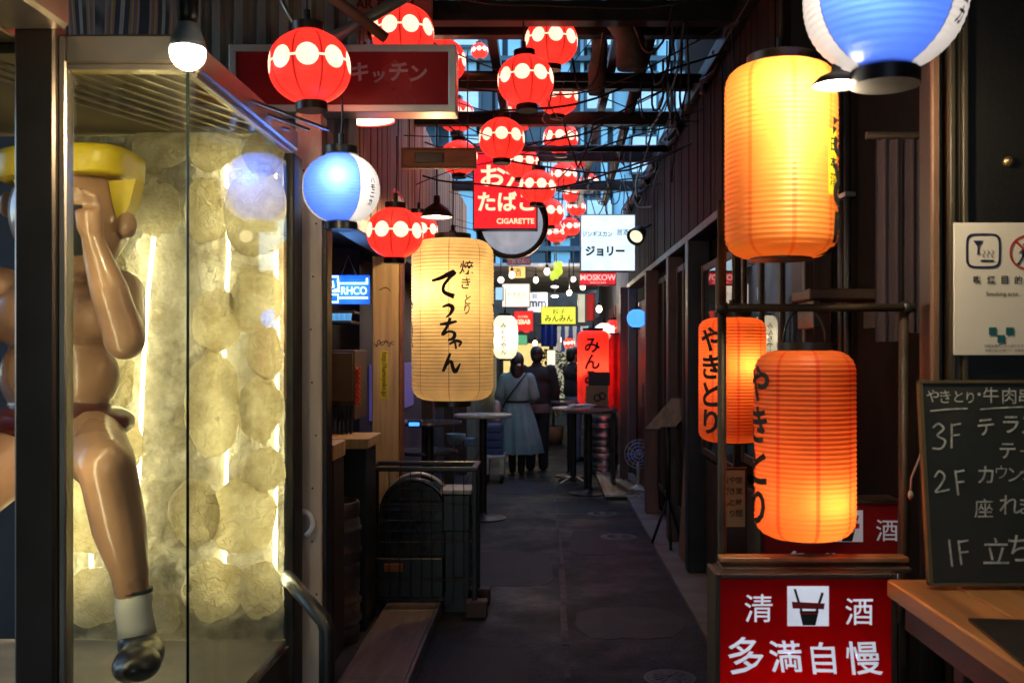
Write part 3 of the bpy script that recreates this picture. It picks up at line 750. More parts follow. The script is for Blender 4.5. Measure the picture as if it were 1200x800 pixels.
# back wall: plastered rock with rounded glossy stones
def rockmat(name, c0, c1, bs, thin=0):
    """backlit crinkled resin: light from the tubes behind comes through it"""
    m, nt, out = new_mat(name); L = nt.links.new
    tc = N(nt, 'ShaderNodeTexCoord')
    n1 = N(nt, 'ShaderNodeTexNoise'); n1.inputs['Scale'].default_value = 7; n1.inputs['Detail'].default_value = 10; n1.inputs['Roughness'].default_value = .68
    L(tc.outputs['Object'], n1.inputs[0])
    cr = N(nt, 'ShaderNodeValToRGB'); e = cr.color_ramp.elements
    e[0].position = .36; e[0].color = (*c0, 1); e[1].position = .62; e[1].color = (*c1, 1)
    L(n1.outputs[0], cr.inputs[0])
    n2 = N(nt, 'ShaderNodeTexNoise'); n2.inputs['Scale'].default_value = bs; n2.inputs['Detail'].default_value = 7; n2.inputs['Distortion'].default_value = 1.6
    L(tc.outputs['Object'], n2.inputs[0])
    bp = N(nt, 'ShaderNodeBump'); bp.inputs['Strength'].default_value = 1.0; bp.inputs['Distance'].default_value = .02
    L(n2.outputs[0], bp.inputs['Height'])
    b = N(nt, 'ShaderNodeBsdfPrincipled'); L(cr.outputs[0], b.inputs['Base Color']); L(bp.outputs[0], b.inputs['Normal'])
    b.inputs['Roughness'].default_value = .3; b.inputs['Coat Weight'].default_value = .5; b.inputs['Coat Roughness'].default_value = .12
    t = N(nt, 'ShaderNodeBsdfTranslucent'); L(cr.outputs[0], t.inputs[0]); L(bp.outputs[0], t.inputs['Normal'])
    mx = N(nt, 'ShaderNodeMixShader'); mx.inputs[0].default_value = .42; L(t.outputs[0], mx.inputs[1]); L(b.outputs[0], mx.inputs[2])
    if thin:
        tr = N(nt, 'ShaderNodeBsdfTransparent'); tr.inputs[0].default_value = (1, .92, .7, 1)
        m2 = N(nt, 'ShaderNodeMixShader'); m2.inputs[0].default_value = thin; L(mx.outputs[0], m2.inputs[1]); L(tr.outputs[0], m2.inputs[2]); mx = m2
    L(mx.outputs[0], out.inputs[0]); return m
ROCK = rockmat('crinkled_resin_sheet', (.36, .31, .19), (.66, .62, .48), 34, .3)
ROCK2 = rockmat('cloudy_resin_stone', (.5, .44, .28), (.84, .80, .64), 30)
from mathutils import noise as mnoise
vs = []; fs = []; nx, nz = 70, 150; x0, x1, z0, z1 = -1.80, XS - .012, ZF - .02, ZR + .055
for i in range(nz + 1):
    for j in range(nx + 1):
        x = x0 + (x1 - x0) * j / nx; z = z0 + (z1 - z0) * i / nz
        h = mnoise.noise(Vector((x * 9, z * 9, 1))) * .02 + mnoise.noise(Vector((x * 26, z * 26, 4))) * .012 + abs(mnoise.noise(Vector((x * 60, z * 50, 9)))) * .007
        vs.append((x, 3.605 - h * 1.3, z))
for i in range(nz):
    for j in range(nx):
        a = i * (nx + 1) + j; fs.append((a, a + 1, a + nx + 2, a + nx + 1))
bwall = MB().add(vs, fs).build('stone_wall', ROCK, sc, smooth=True)
MB().box(-1.82, XS - .01, 3.74, 3.755, ZF - .03, ZR + .06).build('wall_backing', DARKW, sc)
def stone(px, py, rx, rz):
    bm = bmesh.new(); bmesh.ops.create_icosphere(bm, subdivisions=3, radius=1)
    sx, sz, dp = WX(px, 3.6), WZ(py, 3.6), random.uniform(.012, .03)
    sd_ = random.uniform(0, 90)
    for v in bm.verts:
        k = 1 + .2 * mnoise.noise(v.co * 1.5 + Vector((sd_, 0, 0))) + .1 * mnoise.noise(v.co * 4.5 + Vector((0, sd_, 0)))
        q = v.co * k
        yy = math.copysign(abs(q.y) ** .6, q.y)
        v.co = (sx + q.x * rx / F * 3.6, 3.598 + yy * dp, sz + q.z * rz / F * 3.6)
    bmesh.ops.delete(bm, geom=[v for v in bm.verts if v.co.y > 3.603], context='VERTS')
    MB().bm(bm).build('stone', ROCK2, bwall, smooth=True)
for s_ in ((300, 250, 36, 52), (243, 245, 26, 40), (300, 350, 30, 44), (250, 470, 34, 62), (306, 480, 26, 40), (285, 605, 40, 46),
           (118, 330, 34, 50), (125, 440, 34, 52), (230, 600, 30, 40), (110, 600, 40, 52), (250, 690, 36, 38), (305, 690, 28, 34), (115, 700, 40, 36), (180, 720, 32, 28), (130, 520, 38, 40),
           (130, 240, 34, 42), (185, 245, 30, 34), (310, 180, 24, 30), (250, 165, 32, 34), (190, 170, 34, 34), (255, 375, 28, 38), (312, 415, 22, 30), (312, 550, 24, 26)):
    stone(*s_)
TUBE = emit('lit_tube_lamp', (1, .87, .54), 48)
for pts in ([(160, 640), (164, 520), (168, 430), (173, 350), (181, 270)], [(262, 700), (266, 520), (262, 400), (268, 300), (264, 170)], [(322, 690), (325, 400), (322, 200)], [(108, 690), (104, 560), (108, 480)]):
    mb = MB(); mb.tube([W(x, y, 3.66) for x, y in pts], .007, 8); mb.build('tube_lamp', TUBE, sc, True)
mb = MB(); mb.tube([(-1.315, 2.665, .8), (-1.315, 2.665, 2.2)], .008, 10); mb.build('tube_lamp', emit('front_fill_tube', (1, .84, .5), 20), sc, True)  # fill light added out of sight behind the post, for statue and wall
MB().bbox(-1.34, -1.29, 2.621, 2.65, .75, 2.25, .003).build('fill_tube_batten', WHITEP, sc)  # carrier of the added fill tube

# ------------------------------------------------------------------ painted figure inside the showcase
st = thing('painted_statue', 'glossy painted statue with yellow hair inside the glass showcase', 'statue', W(80, 745, 3.1) * 1)
SKIN = mat('glossy_statue_paint', (.36, .20, .12), .3, var=.16, scale=6, coat=.35, bump=.06, bscale=40, dirt=.45, dirtcol=(.17, .10, .075))
mb = MB()
HC = W(84, 252, 3.08)
mb.ell(HC, .178, .17, .185, 24, 16); mb.ell(W(115, 284, 3.02), .07, .08, .07); mb.ell(W(54, 284, 3.02), .07, .08, .07)
mb.ell(W(84, 290, 3.02), .115, .12, .085, 18, 12)
mb.ell(W(9, 240, 3.1), .03, .02, .045); mb.ell(W(148, 264, 3.01), .034, .02, .046); mb.ell(W(146, 268, 2.99), .02, .016, .03)
mb.ell(W(84, 262, 2.905), .028, .03, .03)                       # nose
limb(mb, [W(82, 305, 3.12), W(78, 345, 3.14)], [.075, .095])
mb.ell(W(72, 372, 3.12), .225, .135, .125, 22, 14); mb.ell(W(30, 368, 3.06), .095, .09, .075); mb.ell(W(112, 372, 3.06), .095, .09, .075)
mb.ell(W(70, 440, 3.12), .185, .12, .15, 20, 14); mb.ell(W(68, 500, 3.12), .195, .135, .105, 20, 14)
limb(mb, [W(140, 345, 3.1), W(146, 398, 2.93)], [.078, .06]); limb(mb, [W(146, 396, 2.93), W(128, 340, 2.9), W(108, 282, 2.89)], [.058, .054, .034])
hand(mb, W(108, 284, 2.89), Vector((-.12, -.02, 1)), Vector((-1, -.1, 0)), 1.1, .55)
limb(mb, [W(2, 342, 3.12), W(-52, 425, 3.02), W(-60, 505, 2.95)], [.08, .062, .042]); hand(mb, W(-60, 505, 2.95), Vector((0, -.2, -1)), Vector((1, 0, 0)), 1.1)
limb(mb, [W(98, 510, 3.1), W(124, 545, 2.86)], [.118, .084]); mb.ell(W(128, 546, 2.83), .062, .055, .07)
limb(mb, [W(126, 548, 2.85), W(140, 618, 2.9), W(152, 668, 2.93), W(157, 712, 2.95)], [.08, .077, .056, .044]); mb.ell(W(146, 615, 2.95), .062, .062, .1)
limb(mb, [W(38, 515, 3.1), W(-38, 588, 2.86)], [.112, .08]); limb(mb, [W(-38, 590, 2.86), W(-48, 660, 2.92), W(-56, 735, 2.95)], [.074, .072, .042])
blob('body', mb, SKIN, st, .0085, 5)
YEL = mat('yellow_hair_paint', (.62, .46, .02), .38, var=.1, scale=9, bump=.1, bscale=60)
zt_, zb_ = W(84, 181, 3.08).z, W(84, 214, 3.08).z
hp = [(.01, zt_), (.93, zt_ - .001), (.985, zt_ - .008), (1.0, zt_ - .025), (.99, zb_ + .006), (.975, zb_), (.8, zb_ - .002)]
sq_ = lambda x, y: (lambda c, s: (abs(c) ** 3.4 + abs(s) ** 3.4) ** (-1 / 3.4))(*(lambda r: (x / r, y / r))(math.hypot(x, y) or 1))
hm = MB(); hm.lathe(hp, n=60); hm.v = [(HC.x + .006 + x * .19 * sq_(x, y), HC.y + y * .18 * sq_(x, y), z + x * .012) for x, y, z in hm.v]
smooth_angle(hm.build('hair', YEL, st), 60)
def wedge(pts, d0, d1, n, m, par=st):
    a = [W(px, py, d0) for px, py in pts]; k = len(a)
    vs = [v for v in a] + [v + Vector((0, d1 - d0, 0)) for v in a]
    fs = [tuple(range(k)), tuple(range(2 * k - 1, k - 1, -1))] + [(i, i + k, (i + 1) % k + k, (i + 1) % k) for i in range(k)]
    return MB().add(vs, fs).build(n, m, par)
wedge([(127, 212), (159, 210), (152, 238), (141, 262), (137, 257), (131, 236)], 3.0, 3.07, 'sideburn', YEL)
wedge([(14, 210), (28, 210), (28, 240), (22, 226)], 2.975, 3.08, 'sideburn', YEL)
wedge([(99, 226), (108, 229), (112, 236), (104, 233)], 2.905, 2.94, 'eyebrow', INK)
wedge([(68, 226), (58, 228), (54, 235), (62, 232)], 2.905, 2.94, 'eyebrow', INK)
for px in (68, 100): MB().ell(W(px, 246, 2.935), .016, .012, .02).build('eye', INK, st, True)
wedge([(80, 240), (96, 240), (96, 298), (80, 300)], 2.865, 2.885, 'pocket_camera', BLACK)
MB().ell(W(20, 368, 2.99), .014, .012, .014).build('nipple', mat('dark_brown_paint', (.09, .03, .02), .4), st, True)
mb = MB(); mb.ell(W(71, 494, 3.10), .226, .165, .075, 26, 16); mb.ell(W(68, 530, 3.08), .08, .13, .075); 
blob('trunks', mb, mat('dark_red_paint', (.075, .008, .009), .3, coat=.5), st, .01, 2)
MB().tube([W(157, 690, 2.945), W(157, 700, 2.945), W(156, 712, 2.95), W(159, 728, 2.955), W(161, 745, 2.96)], [.048, .053, .052, .052, .055], 18).build('sock', mat('white_sock_paint', (.55, .55, .53), .45, var=.1), st, True)
MB().tube([W(157, 689, 2.945), W(157, 693, 2.945)], [.0535, .0535], 18).build('sock_band', INK, st, True)
mb = MB(); mb.ell(W(163, 772, 2.86), .058, .13, .055, 18, 12); mb.ell(W(162, 752, 2.96), .058, .065, .06, 18, 12); mb.ell(W(164, 778, 2.79), .056, .075, .045, 18, 12)
blob('shoe', mb, mat('black_patent_paint', (.010, .006, .005), .3, coat=.25), st, .008, 3)
mb = MB(); mb.ell(W(-58, 770, 2.86), .058, .13, .055, 18, 12); mb.ell(W(-57, 752, 2.96), .058, .065, .06, 18, 12)
blob('shoe', mb, MC['black_patent_paint'], st, .01, 3)
MB().tube([W(-56, 705, 2.94), W(-57, 745, 2.95)], [.052, .054], 16).build('sock', MC['white_sock_paint'], st, True)

# ------------------------------------------------------------------ bulb over the showcase
t = thing('hanging_bulb', 'bare white bulb in a black socket over the showcase corner', 'bulb', W(220, 62, 2.4))
R_ = .042
MB().lathe([(R_ * math.cos(a), R_ * math.sin(a) * 1.0) for a in [-PI / 2 + .01 + (PI / 2 + .25) * i / 10 for i in range(11)]], n=28).build('globe', emit('lit_bulb_white', (1, .9, .72), 12), t, True, world=False)
MB().lathe([(.0435, .0105), (.040, .03), (.028, .055), (.022, .075)], n=24).build('bulb_collar', mat('grey_bulb_housing', (.3, .33, .36), .3), t, True, world=False)
MB().lathe([(.024, .07), (.026, .09), (.026, .2), (.014, .215)], n=20).tube([(0, 0, .21), (0, 0, .9)], .006, 6).build('socket', BLACK, t, True, world=False)
lamp('bulb_light', t, (0, 0, -.06), 11, (1, .74, .42), .04)
# ------------------------------------------------------------------ signs
def sign(name, label, cat, px0, py0, px1, py1, d, face, frame=BLACK, th=.1, bz=.012, texts=(), group=None, extra=None):
    x0, x1, z0, z1 = WX(px0, d), WX(px1, d), WZ(py1, d), WZ(py0, d)
    t = thing(name, label, cat, ((x0 + x1) / 2, d + th / 2, z0), group=group)
    MB().bbox(x0 + bz * .5, x1 - bz * .5, d + .012, d + th, z0 + bz * .5, z1 - bz * .5).build('housing', frame, t)
    for (a, b, c, e) in ((x0, x1, z0, z0 + bz), (x0, x1, z1 - bz, z1), (x0, x0 + bz, z0 + bz, z1 - bz), (x1 - bz, x1, z0 + bz, z1 - bz)):
        MB().bbox(a, b, d, d + th - .01, c, e, .002).build('frame_bar', frame, t)
    MB().box(x0 + bz, x1 - bz, d + .006, d + .0115, z0 + bz, z1 - bz).build('face_panel', face, t)
    for (s, cx, cy, h, m, *o) in texts:
        kw = o[0] if o else {}
        letters(MB(), s, WX(cx, d), WZ(cy, d), d + .003, h=h / F * d, **kw).build('lettering', m, t)
    if extra: extra(t, d)
    return t
# kitchen sign over the showcase
KR = mat('dull_red_acrylic', (.22, .012, .014), .22, var=.15, scale=3)
KT = mat('faded_pink_letter', (.36, .17, .2), .5, var=.3, scale=30)
sign('kitchen_sign', 'dark red sign in aluminium frame with faded katakana letters', 'sign', 268, 52, 534, 131, 4.15, KR, ALU, .14, .03, texts=[
    ('キ', 421, 84, 22, KT, dict(bold=.03, shear=.15)), ('ッ', 444, 90, 14, KT, dict(bold=.03, shear=.1)), ('チ', 467, 84, 22, KT, dict(bold=.03, shear=.15)), ('ン', 490, 86, 19, KT, dict(bold=.03, shear=.1))])
# cigarette sign
RED_E = emit('lit_red_acrylic', (.85, .012, .02), .85); CRM_E = emit('lit_cream_letter', (1, .62, .38), 1.1)
sign('cigarette_sign', 'tall lit red sign with cream sake and tobacco lettering', 'sign', 554, 168, 630, 269, 9.0, RED_E, BLACK, .16, .012, texts=[
    ('お酒', 594, 206, 27, CRM_E, dict(bold=.03, w=62 / F * 9, brush=.01)), ('たばこ', 593, 236, 23, CRM_E, dict(bold=.03, w=66 / F * 9)), ('CIGARETTE', 604, 259, 6.5, CRM_E, dict(bold=.03)), ('JOI', 617, 178, 5.5, CRM_E, dict(bold=.02))])
t = thing('round_sign', 'round white sign with black rim below the red tobacco sign', 'sign', W(600, 262, 9.4))
mb = MB(); r = 42 / F * 9.4
MB().lathe([(r * 1.02, .02), (r * 1.02, .16)][::-1] + [(r * .86, .0), (r * .86, .03)], (0, 0, 0), n=48, cap=False, axis='Y').build('rim', mat('dark_bronze_rim', (.03, .018, .014), .35, metal=.4), t, True, world=False)
MB().lathe([(r * .87, .0), (r * .6, .02), (.01, .025)], (0, 0, 0), n=48, axis='Y').build('face_disc', emit('dim_white_disc', (.75, .8, .95), .3), t, True, world=False)
# projecting white sign, right side
WH_E = emit('lit_white_acrylic', (.62, .86, 1), 1.0); DK = mat('dark_teal_letter', (.005, .02, .022), .5)
def jl(t, d):
    pass
sign('jolly_sign', 'lit white projecting sign with black katakana above the red plate', 'sign', 680, 251, 745, 318, 9.5, WH_E, mat('white_sign_frame', (.6, .62, .62), .4), .16, .01, texts=[
    ('ジンギスカン', 700, 274, 6.5, DK, dict(bold=.02, w=35 / F * 9.5)), ('居酒屋', 733, 272, 7, mat('teal_letter', (.02, .16, .22), .5), dict(bold=.01, w=20 / F * 9.5)), ('ジョリー', 709, 294, 12, DK, dict(bold=.05, w=46 / F * 9.5))])
PINK_E = emit('lit_pinkish_red', (.8, .02, .04), .7); PK2 = emit('lit_pale_pink', (1, .55, .5), .8)
sign('moskow_plate', 'small lit red plate reading MOSKOW under the white projecting sign', 'sign', 679, 319, 722, 334, 9.5, PINK_E, BLACK, .12, .006, texts=[('MOSKOW', 701, 325, 7, PK2, dict(bold=.03)), ('SNACK BAR', 701, 331, 2.5, PK2)])
# far signs
sign('cream_sign', 'lit cream box sign beyond the large paper lantern', 'sign', 588, 332, 621, 360, 13.5, emit('lit_cream_acrylic', (1, .8, .58), 1.0), mat('cream_frame', (.5, .4, .3), .5), .2, .01, texts=[('やきとり', 605, 345, 5, mat('faint_tan_letter', (.5, .33, .2), .5), dict(w=22 / F * 13.5))])
sign('blue_plate_sign', 'small lit pale blue sign beside the cream box sign', 'sign', 580, 336, 590, 352, 12.8, emit('lit_pale_blue', (.35, .62, .85), .8), BLACK, .1, .008)
sign('yellow_sign', 'lit yellow sign with handwritten gyoza lettering at the far end', 'sign', 634, 359, 675, 380, 14.0, emit('lit_yellow_acrylic', (.78, .82, .06), .95), mat('yellow_frame', (.25, .26, .03), .5), .18, .008, texts=[
    ('餃子', 655, 365, 6, mat('green_black_letter', (.03, .04, .01), .5), dict(w=15 / F * 14)), ('みんみん', 655, 373, 8, MC['green_black_letter'], dict(bold=.02, w=33 / F * 14))])
sign('red_square_sign', 'lit red square sign above the couple walking', 'sign', 602, 364, 625, 388, 14.2, emit('lit_red_square', (.8, .02, .015), .8), BLACK, .16, .006, texts=[('KEBAB', 613, 377, 5.5, CRM_E, dict(bold=.05, w=17 / F * 14.2)), ('DONER', 613, 371, 2.4, CRM_E)])
sign('white_blue_sign', 'pale sign with blue letters behind the cream box sign', 'sign', 618, 342, 642, 366, 15.2, emit('dim_white_sign', (.6, .66, .7), .4), BLACK, .1, .006, texts=[('mm', 630, 356, 7, mat('navy_letter', (.02, .03, .1), .5), dict(bold=.03)), ('III', 627, 347, 6, MC['navy_letter'])])
sign('slanted_sign', 'narrow pale yellow edged sign right of the yellow gyoza sign', 'sign', 677, 344, 686, 378, 13.2, emit('pale_strip_sign', (.75, .75, .5), .55), BLACK, .1, .006)
sign('red_strip_sign', 'narrow red board above the tall red lantern', 'sign', 687, 344, 697, 376, 13.0, emit('dim_red_strip', (.45, .02, .015), .5), BLACK, .1, .006)
t = thing('blue_banner', 'blue hanging banner below the yellow gyoza sign', 'banner', W(645, 405, 15))
vs = []; fs = []
for i in range(13):
    x = WX(634 + 18 * i / 12, 15); vs += [(x, 15 + .02 * math.sin(i * 1.3), WZ(380, 15)), (x, 15 + .05 * math.sin(i * 1.3 + .4), WZ(406, 15))]
for i in range(12): fs.append((2 * i, 2 * i + 1, 2 * i + 3, 2 * i + 2))
MB().add(vs, fs).build('cloth', mat('royal_blue_cloth', (.01, .04, .26), .8), t, True)
MB().tube([W(632, 380, 15), W(654, 380, 15)], .012, 8).build('rod', DWOOD, t)
t = thing('striped_curtain', 'blue and white striped shop curtain at the far end', 'curtain', W(668, 405, 16))
for k in range(7):
    MB().bbox(WX(653 + k * 4.6, 16), WX(653 + k * 4.6 + 4.2, 16), 16 + .02 * (k % 2), 16.03 + .02 * (k % 2), WZ(412, 16), WZ(382, 16)).build('stripe_panel', (mat('pale_blue_stripe', (.4, .5, .55), .8), mat('navy_stripe', (.02, .06, .2), .8))[k % 2], t)
MB().tube([W(650, 381, 16), W(688, 381, 16)], .014, 8).build('rod', DWOOD, t)
# small wooden plank sign
t = sign('plank_sign', 'small brown wooden plank sign hung before two red lanterns', 'sign', 470, 173, 558, 197, 5.6, mat('plank_sign_wood', (.2, .08, .03), .5, var=.3, stretch=(1, 4, 6)), BWOOD, .05, .012)
MB().bbox(WX(486, 5.6), WX(520, 5.6), 5.59, 5.605, WZ(191, 5.6), WZ(179, 5.6)).build('dark_plate', BLACK, t)
for px in (480, 548): MB().tube([W(px, 173, 5.62), W(px, 60, 5.62)], .004, 5).build('hanging_chain', BLACK, t)
# grey board sign top left
sign('grey_board_sign', 'grey board with dark framed lettering at the top edge', 'sign', 372, -40, 506, 24, 5.0, mat('grey_green_board', (.17, .19, .185), .5, var=.2), mat('grey_frame', (.2, .21, .2), .5), .06, .015, texts=[('BAR 横丁', 440, 4, 15, mat('black_board_letter', (.02, .02, .02), .5), dict(bold=.02))])
# diagonal pipes top left
for (a, b, r, m, lab) in ((W(355, -30, 3.9), W(452, 45, 4.1), .022, mat('rusty_pipe', (.1, .05, .028), .6, var=.4), 'rusty brown pipe slanting down over the kitchen sign'),
                          (W(372, 55, 4.0), W(540, -40, 4.3), .024, mat('grey_pipe', (.14, .15, .15), .4, metal=.5), 'grey pipe rising to the right over the kitchen sign'),
                          (W(320, -20, 3.95), W(360, 60, 4.0), .008, STEELD, 'thin bright rod slanting behind the nearest red lantern')):
    o = MB().tube([a, b], r, 12).build('slanting_pipe', m, None, True); tag(o, lab, 'pipe', 'pipes above the kitchen sign')
# hanging ducts top centre
for (pts, r, lab) in (([W(700, 20, 5.9), W(703, 60, 5.9), W(700, 85, 5.88), W(699, 112, 5.9)], [.05, .045, .055, .045], 'dark wrapped duct hanging down right of the lantern cluster'),
                      ([W(727, -5, 5.6), W(722, 20, 5.6), W(738, 42, 5.55), W(741, 80, 5.55)], [.06, .07, .075, .085], 'thick dark bent duct end hanging at the top right of the lanterns')):
    mb = MB(); P_ = [Vector(p) for p in pts]; q = []; rr = []
    for i in range(len(P_) - 1):
        for k in range(6): q.append(P_[i].lerp(P_[i + 1], k / 6)); rr.append((r[i] + (r[i + 1] - r[i]) * k / 6) * (1 + .08 * (k % 2)))
    q.append(P_[-1]); rr.append(r[-1])
    o = mb.tube(q, rr, 14).build('hanging_duct', mat('sooty_wrap', (.07, .065, .06), .7, var=.5, bump=.5, bscale=30), None, True); tag(o, lab, 'duct', 'ducts hanging under the beams')

# ------------------------------------------------------------------ red dotted lanterns
RP = paper('red_dotted_paper', 'dots', .15, .17, ((.80, .03, .022), (1, .80, .62), (.10, .004, .004)), .035, .25)
RL = 'round red lanterns with white dots'
def red(px, py, w, lab, cord=.35, rz=None, d=None, power=2.4):
    dd = d or .30 * F / w
    t = lantern('red_lantern', lab, RL, W(px, py, dd), .15, .27, 'round', RP, power, (1, .86, .74), ribs=16, amp=.0008, capr=.36, rz=random.uniform(-.35, .35) if rz is None else rz, cord=cord, caph=.026, seg=45, bulbr=.04)
    t.rotation_euler[0] = random.uniform(-.05, .05); t.rotation_euler[1] = random.uniform(-.07, .07)
    if d: t.scale = [w / F * d / .30] * 3
    return t
red(363, 79, 95, 'largest red dotted lantern hanging before the dark red kitchen sign', .8, rz=0)
red(472, 39, 73, 'red dotted lantern peeking over the top of the kitchen sign')
red(517, 72, 58, 'red dotted lantern half hidden behind the right end of the kitchen sign')
red(646, 49, 62, 'topmost red dotted lantern in the centre of the cluster')
red(616, 95, 66, 'large red dotted lantern just below the topmost central one')
red(654, 114, 47, 'red dotted lantern tucked behind the large central one')
red(535, 136, 42, 'red dotted lantern beside the right end of the kitchen sign')
red(588, 163, 54, 'red dotted lantern overlapping the top of the tobacco sign')
red(657, 162, 41, 'middle red dotted lantern of the right hand column')
red(538, 185, 44, 'red dotted lantern hanging behind the wooden plank sign')
red(660, 206, 33, 'red dotted lantern just right of the tobacco sign')
red(630, 219, 43, 'red dotted lantern overlapping the lower right of the tobacco sign')
red(643, 249, 36, 'red dotted lantern at the lower right corner of the tobacco sign')
red(671, 226, 25, 'small far red lantern with a pale band, upper of the pair')
red(675, 243, 23, 'small far red lantern, lower of the pair above the white sign')
red(447, 240, 52, 'red lantern mostly hidden behind the blue and white lantern')
red(463, 273, 66, 'red dotted lantern at upper left of the large paper lantern')
red(490, 270, 46, 'red dotted lantern squeezed behind another above the large paper lantern')
red(605, 136, 42, 'red lantern half hidden between the two largest central ones', d=8.2)
red(612, 192, 40, 'red dotted lantern in front of the tobacco sign, under the large ones', d=8.6)
red(678, 186, 25, 'small red lantern far right beside the middle of the column')
red(652, 274, 24, 'small far red lantern lowest in the cluster')
red(690, 214, 23, 'small far red lantern at the right edge of the cluster')
red(668, 266, 24, 'small far red lantern low in the cluster left of the white sign')
red(720, 385, 24, 'small red dotted lantern at the far right beside the blue globe')
red(617, 384 - 0, 12, 'tiny red lantern glowing under the yellow sign', d=15.5); red(667, 402, 13, 'tiny red lantern before the striped far curtain', d=15.6)
red(562, 60, 20, 'small red lantern glimpsed high between the beams', d=14)
# ------------------------------------------------------------------ blue and white lanterns
def blue_mat(n, R): return paper(n, 'gores', R, .08, ((.06, .125, .44), (.46, .37, .26), (.02, .03, .08)), .04, .2)
def blue_text(s, phi, h):
    def f(t, r0):
        mb = MB(); wrap_text(mb, s, r0, phi, -.02, h, .03); mb.build('lettering', INK, t, world=False)
    return f
lantern('blue_lantern', 'blue and white globe lantern by the grey post', 'blue globe lanterns', W(400, 221, 3.8), .146, .27, 'round', blue_mat('blue_gore_paper', .146), 4.2, (.8, .88, 1), ribs=22, amp=.0016, capr=.40, rz=-.2, cord=.25, bulb_dz=.02, bulb_xy=(.03, -.095), deco=blue_text('ハモニカ', 1.3, .024), bulbr=.03)
lantern('blue_lantern', 'huge blue and cream globe lantern cut by the top edge', 'blue globe lanterns', W(1037, -4, 2.27), .182, .35, 'round', blue_mat('blue_gore_paper_big', .182), 6, (.8, .88, 1), ribs=24, amp=.002, capr=.40, rz=-.3, cord=.35, bulb_dz=.02, bulb_xy=(-.02, -.125), bulbr=.03, deco=blue_text('ハモニカ', 1.15, .035))
lantern('blue_lantern', 'small plain blue globe lantern far down the right side', 'blue globe lanterns', W(746, 373, 10.2), .10, .19, 'round', paper('plain_blue_paper', 'plain', .09, .12, ((.06, .22, .62), (1, 1, 1), (.08, .25, .6)), .04), 1.6, (.75, .88, 1), ribs=14, amp=.001, cord=.2)
lantern('white_lantern', 'small white and blue lantern before the tall red lantern', None, W(708, 390, 12.5), .13, .25, 'round', paper('white_far_paper', 'gores', .13, .4, ((.9, .75, .6), (.5, .65, .9), (.6, .4, .3)), .04), 2, (1, .85, .7), ribs=14, amp=.001, cord=.2)

# ------------------------------------------------------------------ large cream lantern
CP = paper('cream_lantern_paper', 'line', .2, .12, ((.80, .60, .31), (1, 1, 1), (.34, .18, .07)), .03, .22)
DL = 5.8
def cream(t, r0):
    S0 = [[(112, 262, 10), (150, 252, 15), (204, 228, 20), (186, 252, 13), (163, 284, 12), (166, 310, 15), (206, 327, 20)],
          [(158, 370, 7), (184, 362, 13), (199, 374, 17), (190, 398, 11), (172, 412, 5)],
          [(147, 441, 8), (178, 437, 14), (216, 428, 9)], [(190, 414, 12), (177, 450, 12), (158, 482, 12), (183, 470, 9), (206, 476, 13), (203, 496, 14), (180, 506, 7)],
          [(186, 522, 8), (212, 508, 12), (233, 514, 11), (224, 530, 7)], [(203, 500, 8), (210, 520, 8), (213, 541, 9)],
          [(190, 558, 9), (176, 595, 13), (161, 632, 11), (178, 602, 10), (193, 592, 13), (200, 616, 14), (211, 633, 16), (230, 600, 6)]]
    k = DL / F / 3.633
    cx, cy = (530.5 - 480) * 3.633, (375 - 260) * 3.633
    v, f = strokes([[((x - cx) * k, -(y - cy) * k, w_ * k * 1.05) for x, y, w_ in s] for s in S0])
    mb = MB(); wrap(mb, v, f, r0, 0, 0); mb.build('brush_lettering', INK, t, world=False)
    mb = MB()
    for ch, x, y, h in (('焼', 256, 208, 62), ('き', 254, 272, 46), ('と', 262, 338, 40), ('り', 258, 378, 42)):
        vv, ff, gw, gh = glyph(ch, .012, .12); q = h * k / max(gw, gh)
        mb = MB(); wrap(mb, [(a * q * (.8 if ch in 'とり' else 1) + (x - cx) * k, b * q) for a, b in vv], ff, r0, 0, -(y - cy) * k); mb.build('small_letter', INK, t, world=False)
    mb = MB()
    v, f = strokes([[(0, .06, .012), (.03, .045, .02), (.015, .02, .01)], [(.01, -.05, .015), (.03, -.1, .02), (.02, -.16, .012), (.035, -.2, .02)]])
    wrap(mb, v, f, r0, -1.28, .04); wrap(mb, v, f, r0, 1.3, .03); mb.build('side_marks', mat('red_seal_ink', (.3, .03, .015), .6), t, world=False)
    MB().lathe([(.05, .45), (.03, .49), (.02, .52)], n=20).build('wood_hanger', DWOOD, t, world=False)
lantern('paper_lantern', 'large cream cylinder lantern with black brush lettering', None, W(530.5, 375, DL), .24, .93, 'long', CP, 5.5, (1, .78, .42), ribs=46, amp=.0042, capr=.62, shoulder=.11, bulb_dz=.16, bulb_xy=(-.06, -.08), cord=.5, deco=cream, caph=.035, captopr=.10, seg=64, bulbr=.06)
lantern('paper_lantern', 'far white oval lantern with black vertical lettering above the woman', None, W(592, 395, 12.0), .155, .52, 'long', paper('white_oval_paper', 'line', .15, .15, ((.8, .74, .6), (1, 1, 1), (.4, .35, .28)), .03), 4, (1, .9, .72), ribs=24, amp=.002, capr=.45, shoulder=.42, cord=.3,
        deco=lambda t, r0: (lambda mb, m2: (wrap_text(mb, 'みんちゃん', r0, -.1, -.02, .07, .02, gap=1.1), mb.build('lettering', INK, t, world=False), wrap_text(m2, 'やきとり', r0, .75, .0, .045, .0, gap=1.2), m2.build('lettering', INK, t, world=False)))(MB(), MB()))
